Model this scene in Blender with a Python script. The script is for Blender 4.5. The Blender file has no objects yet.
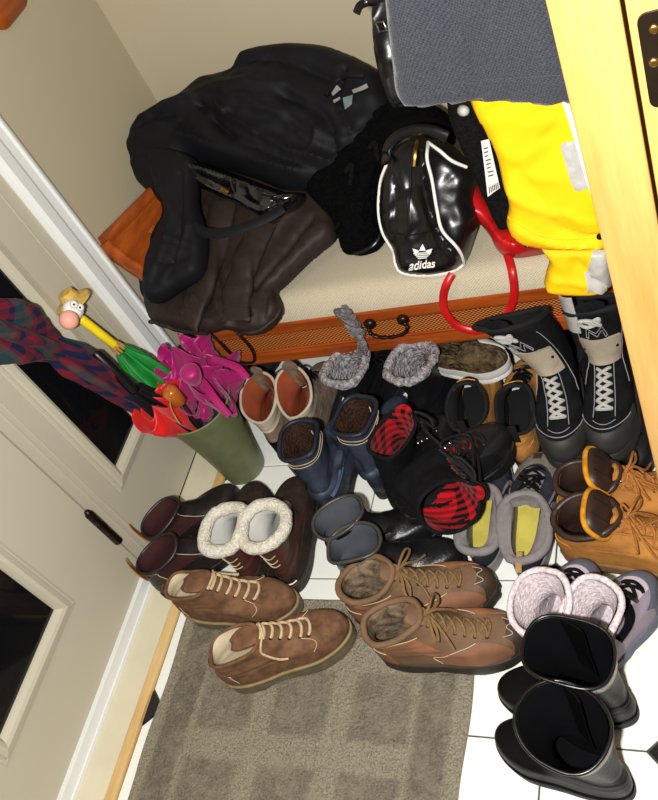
import bpy, math, random
import numpy as np
from mathutils import Matrix, Vector

# ------------------------------------------------------------------ camera
sc = bpy.context.scene
col = sc.collection
FPX = 886.15
RC = np.array([[0.8979, 0.2135, -0.3850], [-0.0789, -0.7824, -0.6178], [-0.4331, 0.5851, -0.6856]])
_u, _s, _v = np.linalg.svd(RC); RC = _u @ _v
CAM = np.array([1.3744, 0.0, 1.6])
PC = np.array([329.0, 400.0])
cam_d = bpy.data.cameras.new('camera'); cam = bpy.data.objects.new('camera', cam_d); col.objects.link(cam)
cam_d.sensor_fit = 'VERTICAL'; cam_d.sensor_height = 36.0; cam_d.lens = FPX * 36.0 / 800.0
cam_d.clip_start = 0.02
_m = Matrix.Identity(4)
for i in range(3):
    _m[i][0] = RC[0, i]; _m[i][1] = -RC[1, i]; _m[i][2] = -RC[2, i]; _m[i][3] = CAM[i]
cam.matrix_world = _m
sc.camera = cam

# ------------------------------------------------------------------ light
wd = bpy.data.worlds.new('room_ambient'); sc.world = wd; wd.use_nodes = True
wd.node_tree.nodes['Background'].inputs[0].default_value = (1.0, 0.86, 0.70, 1)
wd.node_tree.nodes['Background'].inputs[1].default_value = 0.10
fl = bpy.data.lights.new('camera_flash', 'SPOT'); flo = bpy.data.objects.new('camera_flash', fl); col.objects.link(flo)
fl.energy = 165.0; fl.spot_size = math.radians(110); fl.spot_blend = 0.6; fl.shadow_soft_size = 0.022
fl.color = (1.0, 0.985, 0.95)
flo.matrix_world = _m.copy()
_fp = CAM - RC[0] * 0.10 + RC[1] * 0.035
flo.location = Vector(_fp)
cl = bpy.data.lights.new('unseen_ambient_fill', 'AREA'); clo = bpy.data.objects.new('unseen_ambient_fill', cl); col.objects.link(clo)  # unseen overhead light, added as weak ambient fill
cl.shape = 'DISK'; cl.size = 0.35; cl.energy = 6.0; cl.color = (1.0, 0.82, 0.6); clo.location = (0.9, 0.3, 2.45)
sc.view_settings.view_transform = 'Standard'; sc.view_settings.look = 'None'
sc.view_settings.gamma = 1.0; sc.view_settings.use_curve_mapping = False
sc.view_settings.exposure = 0.0

# ------------------------------------------------------------------ maths helpers
def ray(px):
    return RC.T @ np.array([px[0] - PC[0], px[1] - PC[1], FPX])
def at(px, x=None, y=None, z=None):
    r = ray(px)
    t = (x - CAM[0]) / r[0] if x is not None else (y - CAM[1]) / r[1] if y is not None else (z - CAM[2]) / r[2]
    return CAM + t * r
def nrm(v):
    v = np.asarray(v, float); return v / max(1e-9, np.linalg.norm(v))
def crom(P, n, closed=False):
    P = np.asarray(P, float); k = len(P)
    ts = np.linspace(0, k, n, endpoint=False) if closed else np.linspace(0, k - 1, n)
    return crom_at(P, ts, closed)
def crom_at(P, ts, closed=False):
    P = np.asarray(P, float); k = len(P); ts = np.asarray(ts, float)
    i = np.floor(ts).astype(int)
    if not closed: i = np.clip(i, 0, k - 2)
    f = ts - i
    if P.ndim > 1: f = f[..., None]
    def g(j):
        if closed: return P[j % k]
        lo = P[0] * 2 - P[1]; hi = P[-1] * 2 - P[-2]
        r = P[np.clip(j, 0, k - 1)]
        m = (j < 0); M = (j >= k)
        if P.ndim > 1: m = m[..., None]; M = M[..., None]
        return np.where(m, lo, np.where(M, hi, r))
    a, b, c, d = g(i - 1), g(i), g(i + 1), g(i + 2)
    return 0.5 * (2 * b + (c - a) * f + (2 * a - 5 * b + 4 * c - d) * f * f + (3 * b - a - 3 * c + d) * f ** 3)
_rs = np.random.RandomState(7); _tab = _rs.rand(64, 64)
def vnoise(u, v):
    u = np.asarray(u, float); v = np.asarray(v, float)
    i = np.floor(u).astype(int); j = np.floor(v).astype(int); a = u - i; b = v - j
    a = a * a * (3 - 2 * a); b = b * b * (3 - 2 * b)
    T = lambda p, q: _tab[p % 64, q % 64]
    return (T(i, j) * (1 - a) + T(i + 1, j) * a) * (1 - b) + (T(i, j + 1) * (1 - a) + T(i + 1, j + 1) * a) * b
def fbm(u, v, o=3):
    s = 0; A = 1; t = 0
    for k in range(o):
        s = s + A * vnoise(u * 2 ** k + 17 * k, v * 2 ** k + 5 * k); t += A; A *= .5
    return s / t

# ------------------------------------------------------------------ mesh helpers
class MB:
    def __init__(s): s.v = []; s.f = []
    def add(s, V, F):
        o = len(s.v); s.v += [tuple(map(float, p)) for p in V]; s.f += [tuple(o + i for i in f) for f in F]; return s
    def grid(s, G, wu=False, wv=False):
        G = np.asarray(G); n, m = G.shape[:2]; F = []
        for i in range(n if wu else n - 1):
            for j in range(m if wv else m - 1):
                i2 = (i + 1) % n; j2 = (j + 1) % m
                F.append((i * m + j, i * m + j2, i2 * m + j2, i2 * m + j))
        return s.add(G.reshape(-1, 3), F)
    def slab(s, G, G2):                      # two grids joined round their rim: a sheet with thickness
        G = np.asarray(G); G2 = np.asarray(G2); n, m = G.shape[:2]; o = len(s.v)
        s.grid(G); k = n * m; s.grid(G2)
        s.f[-(n - 1) * (m - 1):] = [f[::-1] for f in s.f[-(n - 1) * (m - 1):]]
        rim = [j for j in range(m)] + [i * m + m - 1 for i in range(1, n)] + [(n - 1) * m + j for j in range(m - 2, -1, -1)] + [i * m for i in range(n - 2, 0, -1)]
        for a, b in zip(rim, rim[1:] + rim[:1]): s.f.append((o + b, o + a, o + k + a, o + k + b))
        return s
    def box(s, lo, hi):
        x0, y0, z0 = lo; x1, y1, z1 = hi
        V = [(x0, y0, z0), (x1, y0, z0), (x1, y1, z0), (x0, y1, z0), (x0, y0, z1), (x1, y0, z1), (x1, y1, z1), (x0, y1, z1)]
        return s.add(V, [(0, 3, 2, 1), (4, 5, 6, 7), (0, 1, 5, 4), (1, 2, 6, 5), (2, 3, 7, 6), (3, 0, 4, 7)])
    def tube(s, P, r, seg=7, closed=False, flat=1.0, up=None):
        P = np.asarray(P, float); n = len(P); r = np.broadcast_to(np.asarray(r, float), (n,))
        T = np.roll(P, -1, 0) - np.roll(P, 1, 0)
        if not closed: T[0] = P[1] - P[0]; T[-1] = P[-1] - P[-2]
        T /= np.maximum(1e-9, np.linalg.norm(T, axis=1))[:, None]
        N = np.array(up, float) if up is not None else np.array([0, 0, 1.0])
        if up is None and abs(T[0] @ N) > .9: N = np.array([1.0, 0, 0])
        G = []; A = np.linspace(0, 2 * math.pi, seg, endpoint=False)
        for i in range(n):
            if up is not None: N = np.array(up, float)
            N = N - T[i] * (N @ T[i]); N = nrm(N); B = np.cross(T[i], N)
            G.append(P[i] + r[i] * (np.cos(A)[:, None] * N * flat + np.sin(A)[:, None] * B))
        o = len(s.v); s.grid(G, wu=closed, wv=True)
        if not closed:
            s.f.append(tuple(o + j for j in range(seg - 1, -1, -1))); s.f.append(tuple(o + (n - 1) * seg + j for j in range(seg)))
        return s
    def lathe(s, prof, c=(0, 0, 0), axis=(0, 0, 1), seg=24, capa=True, capb=True, ref=None):
        a = nrm(axis); h = np.array(ref, float) if ref is not None else (np.array([1.0, 0, 0]) if abs(a[0]) < .9 else np.array([0, 1.0, 0]))
        e = nrm(h - a * (h @ a)); g = np.cross(a, e); A = np.linspace(0, 2 * math.pi, seg, endpoint=False)
        G = [np.array(c) + a * z + r * (np.cos(A)[:, None] * e + np.sin(A)[:, None] * g) for r, z in prof]
        o = len(s.v); s.grid(G, wv=True); n = len(prof)
        if capa: s.f.append(tuple(o + j for j in range(seg - 1, -1, -1)))
        if capb: s.f.append(tuple(o + (n - 1) * seg + j for j in range(seg)))
        return s

def obj(name, mb, mat, parent=None, smooth=True, world=True, bevel=0):
    me = bpy.data.meshes.new(name)
    V = np.array(mb.v, float)
    if parent is not None and world:
        p = parent
        off = np.zeros(3)
        while p is not None: off = off + np.array(p.location); p = p.parent
        V = V - off
    loc = None
    if parent is None:
        lo, hi = V.min(0), V.max(0); loc = np.array([(lo[0] + hi[0]) / 2, (lo[1] + hi[1]) / 2, lo[2]]); V = V - loc
    me.from_pydata(V.tolist(), [], mb.f); me.update()
    if smooth:
        me.polygons.foreach_set('use_smooth', [True] * len(me.polygons))
        try: me.set_sharp_from_angle(angle=math.radians(50))
        except Exception: pass
    me.materials.append(mat)
    o = bpy.data.objects.new(name, me); col.objects.link(o)
    if parent is not None: o.parent = parent
    else: o.location = loc
    if bevel:
        b = o.modifiers.new('bevel', 'BEVEL'); b.width = bevel; b.segments = 2; b.limit_method = 'ANGLE'; b.angle_limit = math.radians(40)
    return o
def tag(o, label=None, cat=None, group=None, kind=None):
    if label: o['label'] = label
    if cat: o['category'] = cat
    if group: o['group'] = group
    if kind: o['kind'] = kind
    return o
def thing(name, label, cat, loc=(0, 0, 0), rz=0.0, group=None, rot=None):
    o = bpy.data.objects.new(name, None); col.objects.link(o); o.empty_display_size = .05
    o.location = Vector([float(a) for a in loc]); o.rotation_euler = rot if rot is not None else (0, 0, rz)
    return tag(o, label, cat, group)

# ------------------------------------------------------------------ materials
def lin(c):
    return tuple((x / 12.92 if x <= .04045 else ((x + .055) / 1.055) ** 2.4) for x in [v / 255 for v in c])
class NT:
    def __init__(s, name):
        s.m = bpy.data.materials.new(name); s.m.use_nodes = True; s.t = s.m.node_tree
        s.b = s.t.nodes['Principled BSDF']; s.co = s.n('ShaderNodeTexCoord')
    def n(s, ty, **k):
        x = s.t.nodes.new(ty)
        for a, b in k.items(): setattr(x, a, b)
        return x
    def l(s, a, b): s.t.links.new(a, b)
    def math(s, op, a, b=None, c=None):
        x = s.n('ShaderNodeMath', operation=op)
        for i, v in enumerate((a, b, c)):
            if v is None: continue
            if isinstance(v, (int, float)): x.inputs[i].default_value = v
            else: s.l(v, x.inputs[i])
        return x.outputs[0]
    def mix(s, f, a, b):
        x = s.n('ShaderNodeMix', data_type='RGBA')
        for sock, v in ((x.inputs[0], f), (x.inputs[6], a), (x.inputs[7], b)):
            if isinstance(v, (int, float)): sock.default_value = v
            elif isinstance(v, tuple): sock.default_value = (*v[:3], 1)
            else: s.l(v, sock)
        return x.outputs[2]
    def noise(s, scale, detail=3, vec=None, rough=.55):
        x = s.n('ShaderNodeTexNoise'); x.inputs['Scale'].default_value = scale; x.inputs['Detail'].default_value = detail; x.inputs['Roughness'].default_value = rough
        s.l(vec if vec is not None else s.co.outputs['Object'], x.inputs['Vector']); return x.outputs[0]
    def ramp(s, fac, p0, p1):
        x = s.n('ShaderNodeMapRange'); x.inputs[1].default_value = p0; x.inputs[2].default_value = p1; x.clamp = True
        s.l(fac, x.inputs[0]); return x.outputs[0]
    def bump(s, h, strength=.3, dist=.002):
        x = s.n('ShaderNodeBump'); x.inputs['Strength'].default_value = strength; x.inputs['Distance'].default_value = dist
        s.l(h, x.inputs['Height']); s.l(x.outputs[0], s.b.inputs['Normal'])
    def set(s, rough=.6, spec=.5, coat=0, sheen=0, metal=0, col=None):
        i = s.b.inputs
        i['Roughness'].default_value = rough; i['Specular IOR Level'].default_value = spec; i['Coat Weight'].default_value = coat
        i['Coat Roughness'].default_value = .12
        i['Sheen Weight'].default_value = sheen; i['Metallic'].default_value = metal
        if col is not None:
            if isinstance(col, tuple): i['Base Color'].default_value = (*col, 1)
            else: s.l(col, i['Base Color'])
_mc = {}
def mat(name, c, rough=.6, var=.25, scale=30, bump=.25, bscale=180, spec=.4, coat=0, sheen=0, metal=0, bd=.0015, c2=None):
    if name in _mc: return _mc[name]
    t = NT(name); a = lin(c); n = t.noise(scale, 4)
    b = lin(c2) if c2 else tuple(x * (1 - var) for x in a); a2 = a if c2 else tuple(min(1, x * (1 + var * .6)) for x in a)
    t.set(rough, spec, coat, sheen, metal, t.mix(t.ramp(n, .32, .68), b, a2))
    if bump: t.bump(t.noise(bscale, 3), bump, bd)
    _mc[name] = t.m; return t.m
suede = lambda nm, c, **k: mat(nm, c, rough=.95, var=k.pop('var', .38), scale=48, bump=.8, bscale=380, spec=.12, sheen=.0, **k)
leather = lambda nm, c, **k: mat(nm, c, rough=k.pop('rough', .42), var=.3, scale=16, bump=k.pop('bump', .35), bscale=150, spec=.5, **k)
def fleece(name, c, c2=None, scale=120, bd=.006, sheen=0.0):
    if name in _mc: return _mc[name]
    t = NT(name); v = t.n('ShaderNodeTexVoronoi'); v.inputs['Scale'].default_value = scale; t.l(t.co.outputs['Object'], v.inputs['Vector'])
    n = t.noise(scale * .7, 5); h = t.math('ADD', v.outputs[0], n)
    a = lin(c); b = lin(c2) if c2 else tuple(x * .72 for x in a)
    t.set(.95, .08, 0, sheen, 0, t.mix(t.ramp(n, .35, .65), b, a)); t.bump(h, .7, bd); _mc[name] = t.m; return t.m
def plaid(name, base, dark, freq=70, third=None, skew=(1.0, .15, .8)):
    t = NT(name); sp = t.n('ShaderNodeSeparateXYZ'); t.l(t.co.outputs['Object'], sp.inputs[0])
    u = t.math('ADD', t.math('MULTIPLY', sp.outputs[2], skew[0]), t.math('MULTIPLY', sp.outputs[0], skew[1])); v = t.math('ADD', sp.outputs[1], t.math('MULTIPLY', sp.outputs[0], skew[2]))
    def band(x, ph=0.0): return t.math('GREATER_THAN', t.math('SINE', t.math('ADD', t.math('MULTIPLY', x, freq * 2 * math.pi / 6.28), ph)), 0)
    a, b = band(u), band(v)
    f = t.math('MULTIPLY', t.math('ADD', a, b), .5)
    c = t.mix(f, lin(base), lin(dark))
    if third:
        tw = t.math('GREATER_THAN', t.math('SINE', t.math('MULTIPLY', v, freq * .5)), .55)
        c = t.mix(t.math('MULTIPLY', tw, .6), c, lin(third))
    t.set(.85, .15, 0, .05, 0, c); t.bump(t.noise(500, 2), .3, .001); return t.m

M_tile = mat('white_glazed_tile', (236, 238, 232), rough=.28, var=.03, scale=6, bump=.06, bscale=30, spec=.4)
M_inset = mat('black_glazed_tile', (30, 26, 30), rough=.25, var=.1, spec=.5, bump=.05)
M_grout = mat('dark_grout', (70, 66, 60), rough=.95, bump=.4)
M_wall = mat('greige_wall_paint', (186, 175, 148), rough=.8, var=.025, scale=3, bump=.12, bscale=260, spec=.25, bd=.0006)
M_door = mat('cream_door_paint', (191, 184, 164), rough=.5, var=.02, scale=4, bump=.08, bscale=200, spec=.35, bd=.0005)
M_white = mat('white_gloss_paint', (228, 230, 228), rough=.35, var=.03, scale=5, bump=.06, spec=.4)
M_thresh = mat('cream_sill_paint', (214, 206, 180), rough=.5, var=.06, scale=9, bump=.1)
def M_glass():
    t = NT('dark_night_glass'); t.set(.06, .5, 0, 0, 0, lin((14, 15, 18)))
    return t.m
M_glass = M_glass()
def wood(name, c, c2, scale=1.0, axis='z', rough=.45):
    t = NT(name); mp = t.n('ShaderNodeMapping'); t.l(t.co.outputs['Object'], mp.inputs[0])
    s = {'x': (1.2, 14, 14), 'y': (14, 1.2, 14), 'z': (14, 14, 1.2)}[axis]; mp.inputs['Scale'].default_value = tuple(q * scale for q in s)
    n = t.noise(3, 5, mp.outputs[0]); n2 = t.noise(22, 3, mp.outputs[0])
    f = t.math('ADD', t.math('MULTIPLY', n, .75), t.math('MULTIPLY', n2, .25))
    t.set(rough, .4, .1, 0, 0, t.mix(t.ramp(f, .36, .66), lin(c2), lin(c))); t.bump(f, .12, .001); return t.m
M_oak = wood('golden_oak', (190, 148, 84), (172, 126, 62), .8)
M_pine = wood('pale_pine', (222, 190, 132), (196, 158, 98), 1, 'y')
M_orange = wood('orange_stained_wood', (176, 84, 26), (128, 52, 14), 1, 'x', .35)
M_orange_y = wood('orange_stained_arm_wood', (176, 88, 30), (130, 56, 16), 1, 'y', .35)
def rattan():
    t = NT('woven_rattan'); sp = t.n('ShaderNodeSeparateXYZ'); t.l(t.co.outputs['Object'], sp.inputs[0])
    a = t.math('SINE', t.math('MULTIPLY', sp.outputs[0], 620)); b = t.math('SINE', t.math('MULTIPLY', sp.outputs[2], 760))
    w = t.math('MULTIPLY', a, b); f = t.ramp(w, -.7, .7)
    n = t.noise(40, 3)
    c = t.mix(f, lin((120, 54, 14)), lin((206, 128, 52))); c = t.mix(t.ramp(n, .3, .7), c, lin((176, 96, 34)))
    t.set(.5, .4, 0, 0, 0, c); t.bump(w, .8, .0025); return t.m
M_rattan = rattan()
def woven(name, c, c2, f=900, spec=.2, wamp=.5, ns=260):
    t = NT(name); sp = t.n('ShaderNodeSeparateXYZ'); t.l(t.co.outputs['Object'], sp.inputs[0])
    u = t.math('ADD', sp.outputs[0], t.math('MULTIPLY', sp.outputs[2], .3)); v = t.math('ADD', sp.outputs[1], sp.outputs[2])
    w = t.math('MULTIPLY', t.math('SINE', t.math('MULTIPLY', u, f)), t.math('SINE', t.math('MULTIPLY', v, f)))
    n = t.noise(ns, 2); h = t.math('ADD', t.math('MULTIPLY', w, wamp), n)
    t.set(.95, spec, 0, .2, 0, t.mix(t.ramp(h, .1, .9), lin(c2), lin(c))); t.bump(h, .4, .0015); return t.m
M_linen = woven('oatmeal_linen', (206, 196, 172), (176, 164, 138), 900)
M_tweed = woven('grey_tweed', (76, 78, 86), (30, 32, 38), 1150, .1, .18, 420)
def rugmat():
    t = NT('rug_pile'); sp = t.n('ShaderNodeSeparateXYZ'); t.l(t.co.outputs['Object'], sp.inputs[0])
    X, Y = sp.outputs[0], sp.outputs[1]
    n1 = t.noise(34, 6, rough=.7); n2 = t.noise(300, 4, rough=.75)
    jx = t.math('ADD', X, t.math('MULTIPLY', t.math('SUBTRACT', n1, .5), .02)); jy = t.math('ADD', Y, t.math('MULTIPLY', t.math('SUBTRACT', n1, .5), .02))
    def band(v, a, b, s=.006):
        return t.math('MULTIPLY', t.ramp(v, a - s, a + s), t.math('SUBTRACT', 1.0, t.ramp(v, b - s, b + s)))
    rx, ry = RUGW / 2, RUGL / 2
    ax = t.math('ABSOLUTE', jx); ty = t.math('SUBTRACT', ry, jy)
    border = t.math('MAXIMUM', band(ax, rx - .10, rx - .032), t.math('MULTIPLY', band(ty, .032, .09), t.math('LESS_THAN', ax, rx - .03)))
    cx = t.math('MODULO', t.math('ADD', jx, 5.0 * .175 + .0875), .175); cy = t.math('MODULO', t.math('ADD', ty, 10 * .2 - .13), .2)
    sq = t.math('MULTIPLY', band(cx, .025, .15), band(cy, .03, .17)); sq = t.math('MULTIPLY', sq, t.math('LESS_THAN', ax, .262)); sq = t.math('MULTIPLY', sq, t.math('GREATER_THAN', ty, .12))
    f = t.math('MAXIMUM', border, t.math('MULTIPLY', sq, .8))
    c = t.mix(f, lin((190, 178, 150)), lin((140, 127, 104)))
    c = t.mix(t.math('MULTIPLY', t.ramp(n2, .46, .60), .75), c, lin((84, 74, 60)))
    c = t.mix(t.math('MULTIPLY', t.ramp(n1, .42, .66), .5), c, lin((186, 174, 148)))
    t.set(.98, .05, 0, .2, 0, c); t.bump(t.math('ADD', n2, t.noise(140, 3)), 1.0, .010); return t.m
RUGW, RUGL = 0.70, 1.10
M_rug = rugmat()
M_black_m = mat('dark_bronze_metal', (52, 40, 30), rough=.35, spec=.5, metal=.8, bump=.15, bscale=60)
M_steel = mat('bright_steel', (190, 186, 178), rough=.3, metal=1, bump=0)
M_brass = mat('aged_brass', (168, 128, 64), rough=.35, metal=1, bump=.05)
# ------------------------------------------------------------------ the room
def struct(name, mb, m, parent=None, smooth=False, bevel=0):
    o = obj(name, mb, m, parent, smooth=smooth, bevel=bevel)
    if parent is None: o['kind'] = 'structure'
    return o
YB, XR = 1.912, 1.40
floor = struct('floor', MB().box((-0.1, -0.5, -.04), (2.3, YB + .1, -.004)), M_grout)
TX, TY, X0, Y0, CH, GAP = .2165, .318, .1195, .5265, .040, .0016
def prism(P, z0, z1, ch=.0012):
    P = np.array(P); n = len(P); c = P.mean(0); d = P - c; l = np.linalg.norm(d, axis=1)[:, None]
    Q = c + d * (1 - ch / l); mb = MB()
    V = [(*p, z0) for p in P] + [(*p, z1 - ch) for p in P] + [(*p, z1) for p in Q]
    F = []
    for k in (0, n):
        F += [(k + i, k + (i + 1) % n, k + n + (i + 1) % n, k + n + i) for i in range(n)]
    F.append(tuple(2 * n + i for i in range(n))); return mb.add(V, F)
a, b, k = TX / 2 - GAP, TY / 2 - GAP, CH
oct_ = [(-a + k, -b), (a - k, -b), (a, -b + k), (a, b - k), (a - k, b), (-a + k, b), (-a, b - k), (-a, -b + k)]
tile0 = inset0 = None
fl0 = np.array(floor.location)
for i in range(0, 7):
    for j in range(-3, 5):
        cx, cy = X0 + (i + .5) * TX, Y0 + (j + .5) * TY
        if cy - TY / 2 > YB - .05: continue
        if tile0 is None:
            tile0 = obj('floor_tile', prism(oct_, -.004, 0), M_tile, floor, smooth=False, world=False); t = tile0
        else: t = tile0.copy(); col.objects.link(t); t.parent = floor
        t.location = Vector((cx, cy, 0)) - floor.location
        if inset0 is None:
            dk = k - GAP * 1.5
            inset0 = obj('floor_tile_inset', prism([(-dk, 0), (0, -dk), (dk, 0), (0, dk)], -.004, 0), M_inset, floor, smooth=False, world=False); t = inset0
        else: t = inset0.copy(); col.objects.link(t); t.parent = floor
        t.location = Vector((X0 + i * TX, Y0 + j * TY, 0)) - floor.location
struct('wall_back', MB().box((-.12, YB, -.02), (2.3, YB + .1, 2.45)), M_wall)
struct('wall_left', MB().box((-.12, 1.345, -.02), (0, YB, 2.45)), M_wall)
struct('wall_right', MB().box((XR, .80, -.02), (XR + .1, YB, 2.45)), M_wall)
# white casing round the door opening, stepped profile
def casing(name, y0, y1, z1):
    w = y1 - y0
    prof = [(0, 0), (0, .017), (.10, .021), (.16, .021), (.20, .015), (.42, .013), (.50, .016), (.58, .022), (.88, .022), (.97, .014), (1, .004), (1, 0)]
    mb = MB(); G = [[(p[1], y1 - p[0] * w, z) for p in prof] for z in (0, z1)]
    mb.grid(G); return struct(name, mb, M_white)
casing('trim_1', 1.300, 1.388, 2.3)
# double door in the left wall: a fixed leaf by the casing, a hinged leaf next to it
def rect_ring(mb, y0, y1, z0, z1, steps):
    G = []
    for off, x in steps:
        G.append([(x, y0 + off, z0 + off), (x, y1 - off, z0 + off), (x, y1 - off, z1 - off), (x, y0 + off, z1 - off)])
    mb.grid(G, wv=True); return mb
MOULD = [(0, .0), (.001, .0035), (.007, .0045), (.010, .003), (.013, .010), (.026, .013), (.034, .010), (.040, .0), (.042, -.006)]
def door(name, y0, y1, fr, ztop=2.1):
    fy0, fy1, fz0 = fr; fz1 = 1.95
    mb = MB()
    mb.box((-.045, y0, .008), (0, fy0 + .03, ztop)).box((-.045, fy1 - .03, .008), (0, y1, ztop))
    mb.box((-.045, fy0 + .03, .008), (0, fy1 - .03, fz0 + .03)).box((-.045, fy0 + .03, fz1 - .03), (0, fy1 - .03, ztop))
    d = struct(name, mb, M_door)
    struct('glazing_frame', rect_ring(MB(), fy0, fy1, fz0, fz1, MOULD), M_door, d)
    struct('glass_pane', MB().box((-.012, fy0 + .025, fz0 + .025), (-.006, fy1 - .025, fz1 - .025)), M_glass, d)
    return d
d1 = door('door_1', .8575, 1.302, (.955, 1.180, .212))
d2 = door('door_2', -.30, .8525, (.318, .672, .212))
struct('edge_bead', MB().box((0, .884, .01), (.0025, .8865, 2.1)).box((0, .902, .01), (.0025, .9045, 2.1)), M_door, d1)
struct('edge_bead', MB().box((0, 1.262, .01), (.0025, 1.265, 2.1)), M_door, d1)
mb = MB(); mb.box((0, -.30, .006), (.012, .853, .040)).box((.012, -.30, .002), (.017, .853, .012))
struct('door_sweep', mb, M_white, d2, bevel=.001)
mb = MB()
hp = at((104, 528), x=.012)
for q in range(3): mb.lathe([(.0098, -.020 + q * .0), (.0105, -.018), (.0105, .018), (.0098, .020)], (hp[0], hp[1], hp[2] + (q - 1) * .041), seg=14)
mb.lathe([(.004, .060), (.0085, .064), (.006, .071), (.001, .073)], (hp[0], hp[1], hp[2]), seg=12)
hinge = struct('hinge', mb, M_black_m, d2, smooth=True)
mb = MB(); mb.box((.0, -.5, -.004), (.094, 1.30, .003)); struct('door_sill', mb, M_thresh).name = 'trim_2'
struct('trim_3', MB().box((.094, -.5, -.004), (.119, 1.30, .010)), M_pine, bevel=.002)
# oak door frame and door standing in front of the closet
YO = .72
xo0, xo1 = at((545, 0), y=YO)[0], at((622, 0), y=YO)[0]
struct('trim_4', MB().box((xo0, YO, 0), (xo1 - .002, YO + .07, 2.2)), M_oak, bevel=.002)
d3 = struct('door_3', MB().box((xo1 + .0015, YO + .003, .01), (xo1 + .55, YO + .04, 2.1)), M_oak, bevel=.0015)
hc = at((664, 58), y=YO + .003)
hz, hx = .045, .0165
P = []
for sx, sz in ((1, 1), (-1, 1), (-1, -1), (1, -1)):
    a0 = {(1, 1): 0, (-1, 1): 90, (-1, -1): 180, (1, -1): 270}[(sx, sz)]
    for q in range(5):
        an = math.radians(a0 + q * 22.5); P.append((hc[0] + sx * (hx - .008) + .008 * math.cos(an), hc[2] + sz * (hz - .008) + .008 * math.sin(an)))
mb = MB(); n = len(P)
V = [(p[0], YO + .003, p[1]) for p in P] + [(p[0], YO, p[1]) for p in P]
mb.add(V, [tuple(range(n, 2 * n))] + [(i, (i + 1) % n, n + (i + 1) % n, n + i) for i in range(n)])
hg = struct('cabinet_hinge', mb, M_black_m, d3)
for dz, dx in ((.030, -.004), (0, -.008), (-.030, .002), (.012, .011), (-.012, .011)):
    struct('screw', MB().lathe([(.0044, 0), (.0042, .0012), (.003, .002), (.001, .0018)], (hc[0] + dx, YO, hc[2] + dz), (0, -1, 0), 14), M_brass, hg, smooth=True)
# wooden moulded bracket on the left wall
bp = at((-6, -12), x=.0)
br = thing('wall_plaque', 'small orange wooden plaque with rounded moulded edge hung on the wall by the door', 'plaque', (0, bp[1], bp[2] - .07))
def rrect(cy, cz, hy, hz_, r, x):
    o = []
    for sx, sz, a0 in ((1, 1, 0), (-1, 1, 90), (-1, -1, 180), (1, -1, 270)):
        for q in range(6):
            an = math.radians(a0 + q * 18); o.append((x, cy + sx * (hy - r) + r * math.cos(an), cz + sz * (hz_ - r) + r * math.sin(an)))
    return o
G = [rrect(bp[1], bp[2], .07 - i, .07 - i, .03 - i * .5, x) for i, x in ((0, 0), (0, .008), (.004, .013), (.012, .014), (.016, .019), (.03, .021))]
mb = MB().grid(G, wv=True); mb.f.append(tuple(len(mb.v) - 24 + i for i in range(24)))
obj('board', mb, M_orange_y, br)

# ------------------------------------------------------------------ rug
RX, RYT = (.150 + .845) / 2, .792
G = []; nx, ny = 290, 450
xs = np.linspace(-RUGW / 2, RUGW / 2, nx); ys = np.linspace(-RUGL / 2, RUGL / 2, ny); U, Vv = np.meshgrid(xs, ys)
ed = np.minimum(RUGW / 2 - abs(U), RUGL / 2 - abs(Vv)); hgt = .009 * np.clip(ed / .006, 0, 1) ** .5 + .0034 * (np.random.RandomState(5).rand(ny, nx) - .5) * (ed > .003) + .0015 * vnoise(U * 12, Vv * 12)
wob = .0025 * np.sin(U * 19 + Vv * 23)
top = np.stack([U + RX + wob * (abs(U) > RUGW / 2 - .02), Vv + RYT - RUGL / 2, np.maximum(hgt, 0) + .001], -1); bot = top.copy(); bot[..., 2] = .0004
rug = obj('rug', MB().slab(top, bot), M_rug)
tag(rug, 'beige and brown rug with a woven grid of squares on the white tiles', 'rug')

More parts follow.
